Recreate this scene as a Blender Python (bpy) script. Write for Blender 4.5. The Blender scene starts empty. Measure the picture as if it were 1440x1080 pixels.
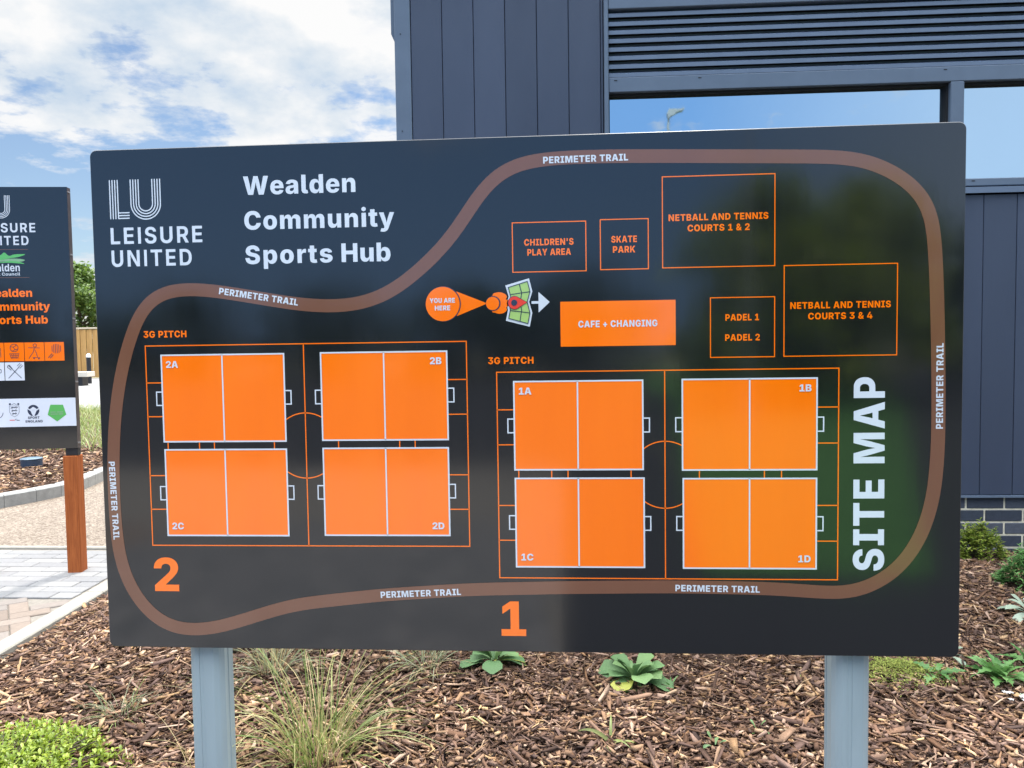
import bpy, math, random
import numpy as np
from mathutils import Vector, Matrix, geometry
from math import radians as RAD, sin, cos, pi, atan2, hypot

random.seed(7)
rng = np.random.default_rng(11)
scene = bpy.context.scene
COL = scene.collection

# ------------------------------------------------------------------ camera
cam_data = bpy.data.cameras.new('camera')
cam_data.sensor_fit = 'HORIZONTAL'
cam_data.sensor_width = 36.0
cam_data.lens = 36.0 * 1082.0 / 1440.0
cam_data.clip_start = 0.02
cam_data.clip_end = 2000.0
cam = bpy.data.objects.new('camera', cam_data)
COL.objects.link(cam)
PITCH, YAW, ROLL = -0.0500044, -0.06855789, -0.01443122
_f = Vector((sin(YAW) * cos(PITCH), cos(YAW) * cos(PITCH), sin(PITCH)))
_r = Vector((cos(YAW), -sin(YAW), 0.0))
_u = _r.cross(_f)
_r2 = _r * cos(ROLL) + _u * sin(ROLL)
_u2 = -_r * sin(ROLL) + _u * cos(ROLL)
_m = Matrix((_r2, _u2, -_f)).transposed().to_4x4()
_m.translation = Vector((0.1161, -1.7741, 1.23))
cam.matrix_world = _m
scene.camera = cam

# ------------------------------------------------------------------ light, sky, exposure
SUN_ELEV, SUN_AZ = RAD(61), RAD(17)          # azimuth from +Y towards +X
SUN_STRENGTH, SUN_ANGLE = 2.2, RAD(5.0)
SKY_STRENGTH = 0.060
EXPOSURE = 1.12
scene.view_settings.view_transform = 'Standard'
scene.view_settings.look = 'None'
scene.view_settings.exposure = EXPOSURE
scene.view_settings.gamma = 1.0
scene.view_settings.use_curve_mapping = False

sun_data = bpy.data.lights.new('sun', 'SUN')
sun_data.energy = SUN_STRENGTH
sun_data.angle = SUN_ANGLE
sun_data.color = (1.0, 0.95, 0.87)
sun = bpy.data.objects.new('sun', sun_data)
COL.objects.link(sun)
_sd = Vector((sin(SUN_AZ) * cos(SUN_ELEV), cos(SUN_AZ) * cos(SUN_ELEV), sin(SUN_ELEV)))
sun.rotation_euler = _sd.to_track_quat('Z', 'Y').to_euler()

world = bpy.data.worlds.new('World')
scene.world = world
world.use_nodes = True
wt = world.node_tree
wt.nodes.clear()


def N(tree, kind, **kw):
    n = tree.nodes.new(kind)
    for k, v in kw.items():
        if k.startswith('i_'):
            key = k[2:]
            key = int(key) if key.isdigit() else key.replace('_', ' ')
            n.inputs[key].default_value = v
        else:
            setattr(n, k, v)
    return n


def math_node(tree, op, a, b=None, clamp=False):
    n = tree.nodes.new('ShaderNodeMath')
    n.operation = op
    n.use_clamp = clamp
    for i, v in enumerate((a, b)):
        if v is None:
            continue
        if isinstance(v, (int, float)):
            n.inputs[i].default_value = v
        else:
            tree.links.new(v, n.inputs[i])
    return n.outputs[0]


def ramp(tree, fac, stops, interp='LINEAR'):
    n = tree.nodes.new('ShaderNodeValToRGB')
    n.color_ramp.interpolation = interp
    el = n.color_ramp.elements
    while len(el) > 1:
        el.remove(el[-1])
    el[0].position = stops[0][0]
    el[0].color = (*stops[0][1], 1)
    for p, c in stops[1:]:
        e = el.new(p)
        e.color = (*c, 1)
    if fac is not None:
        tree.links.new(fac, n.inputs[0])
    return n.outputs[0]


def build_world():
    t = wt
    L = t.links.new
    sky = N(t, 'ShaderNodeTexSky', sky_type='NISHITA', sun_disc=False, sun_elevation=SUN_ELEV, sun_rotation=SUN_AZ,
            air_density=1.0, dust_density=0.6, ozone_density=2.2)
    tc = N(t, 'ShaderNodeTexCoord')
    sep = N(t, 'ShaderNodeSeparateXYZ')
    L(tc.outputs['Generated'], sep.inputs[0])
    x, y, z = sep.outputs
    zz = math_node(t, 'ADD', math_node(t, 'MAXIMUM', z, 0.0), 0.10)
    px = math_node(t, 'DIVIDE', x, zz)
    py = math_node(t, 'DIVIDE', y, zz)
    comb = N(t, 'ShaderNodeCombineXYZ')
    L(px, comb.inputs[0]); L(py, comb.inputs[1])
    comb.inputs[2].default_value = CLOUD_SEED
    n1 = N(t, 'ShaderNodeTexNoise', i_Scale=2.1, i_Detail=10.0, i_Roughness=0.58, i_Lacunarity=2.1)
    L(comb.outputs[0], n1.inputs['Vector'])
    # heap clouds low over the horizon
    comb2 = N(t, 'ShaderNodeCombineXYZ')
    L(math_node(t, 'MULTIPLY', x, 1.0), comb2.inputs[0]); L(math_node(t, 'MULTIPLY', z, 1.7), comb2.inputs[1])
    L(y, comb2.inputs[2])
    n2 = N(t, 'ShaderNodeTexNoise', i_Scale=5.5, i_Detail=8.0, i_Roughness=0.6)
    L(comb2.outputs[0], n2.inputs['Vector'])
    # the bank of cloud ahead, from about 15 degrees up; clearer sky behind the camera
    up = math_node(t, 'MULTIPLY', math_node(t, 'SUBTRACT', z, CLOUD_BASE), 3.0, False)
    up = math_node(t, 'MINIMUM', math_node(t, 'MAXIMUM', up, -0.12), 0.075)
    fwd = math_node(t, 'MULTIPLY', math_node(t, 'MINIMUM', y, 1.0), 0.15)
    dens = math_node(t, 'ADD', math_node(t, 'ADD', n1.outputs[0], up), fwd)
    dens = math_node(t, 'ADD', dens, math_node(t, 'MULTIPLY', math_node(t, 'MAXIMUM', math_node(t, 'SUBTRACT', z, 0.45), 0.0), 0.6))  # extra cover overhead carries the added fill light
    dens = math_node(t, 'ADD', dens, math_node(t, 'MULTIPLY', math_node(t, 'SUBTRACT', n2.outputs[0], 0.5), 0.85))
    mask = ramp(t, dens, [(0.50, (0, 0, 0)), (0.56, (.45, .45, .45)), (0.61, (.92, .92, .92)), (0.69, (1, 1, 1))])
    low = math_node(t, 'ADD', n2.outputs[0], math_node(t, 'MULTIPLY', math_node(t, 'ABSOLUTE', math_node(t, 'SUBTRACT', z, 0.235)), -1.6))
    low = math_node(t, 'ADD', low, math_node(t, 'MULTIPLY', math_node(t, 'SUBTRACT', y, 0.6), 0.25))
    lowm = ramp(t, low, [(0.58, (0, 0, 0)), (0.66, (1, 1, 1))])
    m = math_node(t, 'MAXIMUM', mask, lowm, True)
    n3 = N(t, 'ShaderNodeTexNoise', i_Scale=9.0, i_Detail=5.0, i_Roughness=0.5)
    L(comb2.outputs[0], n3.inputs['Vector'])
    shade = ramp(t, math_node(t, 'ADD', math_node(t, 'MULTIPLY', n2.outputs[0], 0.45), math_node(t, 'MULTIPLY', n3.outputs[0], 0.55)),
                 [(0.37, (.56, .69, .84)), (0.47, (.80, .86, .92)), (0.55, (1.0, 1.0, 1.0))])
    skyc = N(t, 'ShaderNodeMix', data_type='RGBA', blend_type='MULTIPLY')
    skyc.inputs['Factor'].default_value = 1.0
    L(sky.outputs[0], skyc.inputs['A'])
    skyc.inputs['B'].default_value = (SKY_STRENGTH, SKY_STRENGTH, SKY_STRENGTH, 1)
    cl = N(t, 'ShaderNodeMix', data_type='RGBA', blend_type='MULTIPLY')
    cl.inputs['Factor'].default_value = 1.0
    L(shade, cl.inputs['A'])
    # unseen cloud overhead, added and brightened to fill the shaded faces
    lit = ramp(t, z, [(0.42, (CLOUD_LIGHT,) * 3), (0.70, (CLOUD_FILL,) * 3)])
    L(lit, cl.inputs['B'])
    # thin even pale blue haze low in the sky behind the camera
    back = math_node(t, 'MULTIPLY', math_node(t, 'MINIMUM', math_node(t, 'MAXIMUM', math_node(t, 'MULTIPLY', y, -2.0), 0.0), 1.0), HAZE_BEHIND)
    hz = N(t, 'ShaderNodeMix', data_type='RGBA')
    L(back, hz.inputs['Factor'])
    L(skyc.outputs['Result'], hz.inputs['A'])
    L(ramp(t, x, [(0.18, (.165, .325, .60)), (0.46, (.40, .52, .68))]), hz.inputs['B'])
    skyc = hz
    mix = N(t, 'ShaderNodeMix', data_type='RGBA')
    L(m, mix.inputs['Factor'])
    L(skyc.outputs['Result'], mix.inputs['A'])
    L(cl.outputs['Result'], mix.inputs['B'])
    bg = N(t, 'ShaderNodeBackground', i_Strength=1.0)
    L(mix.outputs['Result'], bg.inputs[0])
    out = N(t, 'ShaderNodeOutputWorld')
    L(bg.outputs[0], out.inputs[0])


HAZE_BEHIND = 0.8
CLOUD_SEED, CLOUD_BASE, CLOUD_LIGHT, CLOUD_FILL = 3.7, 0.262, 0.45, 2.7
build_world()

# ------------------------------------------------------------------ materials
def new_mat(name):
    m = bpy.data.materials.new(name)
    m.use_nodes = True
    t = m.node_tree
    t.nodes.clear()
    out = t.nodes.new('ShaderNodeOutputMaterial')
    p = t.nodes.new('ShaderNodeBsdfPrincipled')
    t.links.new(p.outputs[0], out.inputs[0])
    return m, t, p, out


def mat(name, base, rough=0.5, ior=1.45, metal=0.0, var=0.0, scale=8.0, bump=0.0, bscale=None, rvar=0.0, stretch=(1, 1, 1), island=0.0):
    m, t, p, out = new_mat(name)
    L = t.links.new
    p.inputs['Base Color'].default_value = (*base, 1)
    p.inputs['Roughness'].default_value = rough
    p.inputs['IOR'].default_value = ior
    p.inputs['Metallic'].default_value = metal
    if var or bump or rvar or island:
        tc = t.nodes.new('ShaderNodeTexCoord')
        mp = t.nodes.new('ShaderNodeMapping')
        mp.inputs['Scale'].default_value = stretch
        L(tc.outputs['Object'], mp.inputs[0])
        n = N(t, 'ShaderNodeTexNoise', i_Scale=scale, i_Detail=6.0, i_Roughness=0.6)
        L(mp.outputs[0], n.inputs['Vector'])
        lo = tuple(c * (1 - var) for c in base)
        hi = tuple(min(1, c * (1 + var)) for c in base)
        c = ramp(t, n.outputs[0], [(0.3, lo), (0.7, hi)])
        if island:
            g = t.nodes.new('ShaderNodeNewGeometry')
            hs = t.nodes.new('ShaderNodeHueSaturation')
            v = math_node(t, 'ADD', math_node(t, 'MULTIPLY', g.outputs['Random Per Island'], 2 * island), 1 - island)
            L(v, hs.inputs['Value'])
            L(c, hs.inputs['Color'])
            c = hs.outputs[0]
        L(c, p.inputs['Base Color'])
        if rvar:
            r = math_node(t, 'ADD', math_node(t, 'MULTIPLY', n.outputs[0], rvar * 2), rough - rvar)
            L(r, p.inputs['Roughness'])
        if bump:
            nb = n
            if bscale:
                nb = N(t, 'ShaderNodeTexNoise', i_Scale=bscale, i_Detail=5.0, i_Roughness=0.6)
                L(mp.outputs[0], nb.inputs['Vector'])
            b = N(t, 'ShaderNodeBump', i_Strength=1.0, i_Distance=bump)
            L(nb.outputs[0], b.inputs['Height'])
            L(b.outputs[0], p.inputs['Normal'])
    return m


def leaf_mat(name, dark, mid, light, rough=0.5, trans=0.35):
    m, t, p, out = new_mat(name)
    L = t.links.new
    g = t.nodes.new('ShaderNodeNewGeometry')
    c = ramp(t, g.outputs['Random Per Island'], [(0.0, dark), (0.5, mid), (1.0, light)])
    tc = t.nodes.new('ShaderNodeTexCoord')
    n = N(t, 'ShaderNodeTexNoise', i_Scale=9.0, i_Detail=3.0)
    L(tc.outputs['Object'], n.inputs['Vector'])
    hs = t.nodes.new('ShaderNodeHueSaturation')
    L(math_node(t, 'ADD', math_node(t, 'MULTIPLY', n.outputs[0], 0.7), 0.65), hs.inputs['Value'])
    L(c, hs.inputs['Color'])
    L(hs.outputs[0], p.inputs['Base Color'])
    p.inputs['Roughness'].default_value = rough
    tr = t.nodes.new('ShaderNodeBsdfTranslucent')
    L(hs.outputs[0], tr.inputs[0])
    mx = t.nodes.new('ShaderNodeMixShader')
    mx.inputs[0].default_value = trans
    L(p.outputs[0], mx.inputs[1]); L(tr.outputs[0], mx.inputs[2])
    L(mx.outputs[0], out.inputs[0])
    return m


def island_mat(name, stops, rough=0.8, var=0.25, scale=60.0, stretch=(1, 1, 1), bump=0.0, patch=0.0):
    m, t, p, out = new_mat(name)
    L = t.links.new
    g = t.nodes.new('ShaderNodeNewGeometry')
    c = ramp(t, g.outputs['Random Per Island'], stops)
    tc = t.nodes.new('ShaderNodeTexCoord')
    mp = t.nodes.new('ShaderNodeMapping')
    mp.inputs['Scale'].default_value = stretch
    L(tc.outputs['Object'], mp.inputs[0])
    n = N(t, 'ShaderNodeTexNoise', i_Scale=scale, i_Detail=5.0, i_Roughness=0.65)
    L(mp.outputs[0], n.inputs['Vector'])
    hs = t.nodes.new('ShaderNodeHueSaturation')
    val = math_node(t, 'ADD', math_node(t, 'MULTIPLY', n.outputs[0], 2 * var), 1 - var)
    if patch:                        # damp and dry patches, and chips of differing hue
        n2 = N(t, 'ShaderNodeTexNoise', i_Scale=4.5, i_Detail=4.0, i_Roughness=0.6)
        L(tc.outputs['Object'], n2.inputs['Vector'])
        pv = math_node(t, 'MULTIPLY', math_node(t, 'SUBTRACT', n2.outputs[0], .5), patch * 4)
        val = math_node(t, 'MULTIPLY', val, math_node(t, 'MAXIMUM', math_node(t, 'ADD', pv, .98), .5))
        hue = math_node(t, 'FRACT', math_node(t, 'MULTIPLY', g.outputs['Random Per Island'], 37.0))
        L(math_node(t, 'ADD', math_node(t, 'MULTIPLY', hue, .016), .490), hs.inputs['Hue'])
        L(math_node(t, 'ADD', math_node(t, 'MULTIPLY', hue, .32), .72), hs.inputs['Saturation'])
    L(val, hs.inputs['Value'])
    L(c, hs.inputs['Color'])
    L(hs.outputs[0], p.inputs['Base Color'])
    p.inputs['Roughness'].default_value = rough
    p.inputs['Specular IOR Level'].default_value = 0.2
    if bump:
        b = N(t, 'ShaderNodeBump', i_Strength=1.0, i_Distance=bump)
        L(n.outputs[0], b.inputs['Height'])
        L(b.outputs[0], p.inputs['Normal'])
    return m


SIGN_ROUGH, SIGN_IOR = 0.10, 1.75


def print_mat(name, base):
    """printed face of the glossy sign: film colour under one even clear gloss"""
    return mat(name, base, SIGN_ROUGH, SIGN_IOR, var=0.05, scale=7.0, bump=0.00005, bscale=60.0, rvar=0.09, stretch=(1, 1, .14))


def wood_mat(name, a, b, scale=14.0):
    m, t, p, out = new_mat(name)
    L = t.links.new
    tc = t.nodes.new('ShaderNodeTexCoord')
    mp = t.nodes.new('ShaderNodeMapping')
    mp.inputs['Scale'].default_value = (6, 6, 0.35)
    L(tc.outputs['Object'], mp.inputs[0])
    n = N(t, 'ShaderNodeTexNoise', i_Scale=scale, i_Detail=6.0, i_Roughness=0.65, i_Distortion=0.6)
    L(mp.outputs[0], n.inputs['Vector'])
    c = ramp(t, n.outputs[0], [(0.3, a), (0.5, tuple((u + v) / 2 for u, v in zip(a, b))), (0.72, b)])
    L(c, p.inputs['Base Color'])
    p.inputs['Roughness'].default_value = 0.75
    p.inputs['Specular IOR Level'].default_value = 0.25
    bp = N(t, 'ShaderNodeBump', i_Strength=0.6, i_Distance=0.002)
    L(n.outputs[0], bp.inputs['Height'])
    L(bp.outputs[0], p.inputs['Normal'])
    return m


def gravel_mat(name, dark, mid, light):
    m, t, p, out = new_mat(name)
    L = t.links.new
    tc = t.nodes.new('ShaderNodeTexCoord')
    v = N(t, 'ShaderNodeTexVoronoi', i_Scale=85.0)
    L(tc.outputs['Object'], v.inputs['Vector'])
    sep = t.nodes.new('ShaderNodeSeparateColor')
    L(v.outputs['Color'], sep.inputs[0])
    n = N(t, 'ShaderNodeTexNoise', i_Scale=3.0, i_Detail=5.0)
    L(tc.outputs['Object'], n.inputs['Vector'])
    f = math_node(t, 'ADD', sep.outputs[0], math_node(t, 'MULTIPLY', math_node(t, 'SUBTRACT', n.outputs[0], .5), .5))
    L(ramp(t, f, [(0.02, dark), (.45, mid), (.98, light)]), p.inputs['Base Color'])
    p.inputs['Roughness'].default_value = .85
    b = N(t, 'ShaderNodeBump', i_Strength=1.0, i_Distance=.006, invert=True)
    L(v.outputs['Distance'], b.inputs['Height'])
    L(b.outputs[0], p.inputs['Normal'])
    return m


M = {}
M['black'] = print_mat('sign black', (.006, .007, .010))
M['edge'] = mat('sign edge', (.03, .03, .035), 0.35, var=0.2, scale=30)
M['orange'] = print_mat('sign orange', (1.0, .175, .001))
M['white'] = print_mat('sign white', (.60, .65, .73))
M['brown'] = print_mat('sign brown', (.17, .072, .042))
M['red'] = print_mat('sign red', (.75, .05, .03))
M['lime'] = print_mat('sign light green', (.36, .55, .17))
M['leafgreen'] = print_mat('sign green', (.10, .42, .10))
M['palegreen'] = print_mat('sign pale green', (.20, .38, .20))
M['navy'] = print_mat('sign navy', (.03, .04, .08))
M['paleband'] = print_mat('sign pale band', (.66, .70, .80))
M['greypaint'] = mat('grey painted steel', (.29, .365, .40), 0.38, var=0.07, scale=5, bump=0.0003, bscale=90, stretch=(3, 3, .5), rvar=.06)
M['steel'] = mat('steel bolt', (.6, .6, .62), 0.3, metal=1.0, var=.1, scale=50)
M['blackmetal'] = mat('black powder coat', (.018, .018, .022), 0.42, var=0.2, scale=20, bump=0.0002, bscale=300)
M['sidemetal'] = mat('sign side', (.06, .045, .045), 0.3, var=0.3, scale=12)
M['timber'] = wood_mat('stained timber', (.21, .050, .012), (.44, .125, .032))
M['cladding'] = mat('blue grey cladding', (.042, .057, .094), 0.40, var=0.10, scale=2.5, bump=0.0006, bscale=45, stretch=(1, 1, .25), island=.10, rvar=.05)
M['frame'] = mat('window frame paint', (.10, .135, .19), 0.34, var=0.06, scale=6, rvar=.04)
M['louvre'] = mat('louvre paint', (.11, .15, .22), 0.38, var=0.08, scale=6)
M['dark'] = mat('dark void', (.008, .009, .012), 0.8, var=.1, scale=4)
M['glass'] = mat('mirror coated glass', (.52, .61, .66), 0.025, metal=1.0, var=0.02, scale=1.5, bump=0.0015, bscale=.9)
M['brick'] = island_mat('engineering brick', [(0, (.040, .048, .066)), (.5, (.062, .074, .098)), (1, (.092, .100, .122))], 0.5, .35, 35, bump=.002)
M['mortar'] = mat('pale mortar', (.62, .57, .44), 0.9, var=.2, scale=40, bump=.003)
M['roof'] = mat('roof membrane', (.10, .11, .12), 0.7, var=.15, scale=3)
M['soil'] = mat('dark soil', (.085, .050, .033), 0.95, var=.5, scale=30, bump=.01)
M['bark'] = island_mat('bark chips', [(0, (.050, .027, .018)), (.25, (.105, .054, .033)), (.5, (.170, .088, .050)), (.72, (.255, .142, .080)), (.9, (.38, .225, .122)), (1, (.54, .36, .20))], .85, .35, 55, bump=.002, patch=.36)
M['concrete'] = mat('pale concrete', (.28, .265, .23), 0.85, var=.12, scale=25, bump=.0015, bscale=120)
M['kerb'] = mat('kerb concrete', (.29, .29, .28), 0.85, var=.15, scale=18, bump=.002, bscale=110)
M['blocks'] = island_mat('paving blocks', [(0, (.170, .135, .112)), (.4, (.205, .165, .137)), (.7, (.235, .190, .158)), (1, (.19, .172, .160))], .85, .22, 40, bump=.0015)
M['palepave'] = island_mat('pale paving blocks', [(0, (.195, .193, .197)), (.5, (.225, .222, .222)), (1, (.255, .25, .245))], .85, .18, 40, bump=.0015)
M['greyblocks'] = island_mat('grey forecourt blocks', [(0, (.14, .14, .14)), (.5, (.18, .175, .175)), (1, (.22, .21, .205))], .85, .2, 40, bump=.0015)
M['sand'] = mat('jointing sand', (.20, .18, .155), 0.95, var=.2, scale=60)
M['resin'] = gravel_mat('resin bound gravel', (.105, .075, .055), (.180, .140, .105), (.29, .24, .19))
M['road'] = mat('pale road', (.23, .225, .215), 0.9, var=.12, scale=6, bump=.002, bscale=120)
M['tarmac'] = mat('tarmac', (.030, .030, .032), 0.9, var=.2, scale=40, bump=.002)
M['ground'] = mat('ground', (.20, .19, .12), 0.95, var=.4, scale=1.2, bump=.01)
M['lawn'] = mat('lawn', (.07, .20, .04), 0.9, var=.4, scale=5, bump=.02, bscale=60)
M['fence'] = wood_mat('fence boards', (.37, .20, .065), (.58, .34, .125), 5)
M['fencecap'] = mat('fence rail', (.55, .46, .34), .8, var=.1)
M['trunk'] = mat('tree bark', (.10, .075, .055), 0.9, var=.4, scale=10, bump=.02)
M['tree_bright'] = leaf_mat('bright tree leaves', (.05, .10, .018), (.11, .19, .032), (.19, .28, .05))
M['tree_dark'] = leaf_mat('dark tree leaves', (.018, .045, .022), (.035, .075, .035), (.06, .11, .05))
M['hebe'] = leaf_mat('bright shrub leaves', (.13, .20, .015), (.24, .33, .025), (.38, .45, .06), .42)
M['euonymus'] = leaf_mat('golden shrub leaves', (.09, .15, .015), (.20, .27, .035), (.36, .40, .08), .42)
M['rosette'] = leaf_mat('soft green leaves', (.085, .175, .065), (.13, .235, .09), (.19, .31, .115), .65, .22)
M['yellowleaf'] = leaf_mat('yellowing leaves', (.26, .30, .05), (.36, .38, .07), (.42, .40, .10), .6, .3)
M['thistle'] = leaf_mat('weed leaves', (.07, .18, .045), (.12, .27, .07), (.18, .34, .11), .5)
M['silver'] = leaf_mat('silvery leaves', (.26, .33, .24), (.34, .41, .31), (.42, .48, .39), .7, .2)
M['grass_green'] = leaf_mat('green blades', (.13, .20, .045), (.24, .30, .085), (.40, .40, .16), .5)
M['grass_straw'] = leaf_mat('straw blades', (.34, .28, .12), (.48, .39, .19), (.60, .50, .28), .6)
M['grass_grey'] = leaf_mat('grey green blades', (.20, .24, .13), (.30, .33, .19), (.42, .42, .28), .6)
M['moss'] = leaf_mat('moss', (.10, .14, .02), (.22, .26, .04), (.34, .36, .08), .8, .2)
M['petal'] = mat('white petals', (.8, .8, .78), .6, var=.05)
M['lampgrey'] = mat('lamp column', (.30, .34, .36), .5, var=.1)
M['benchtop'] = mat('bench slab', (.55, .50, .43), .8, var=.1)
M['bollardblue'] = mat('dark blue plastic', (.030, .050, .085), .4, var=.15)
M['lens'] = mat('lens glass', (.16, .22, .28), .15, var=.1)

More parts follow.
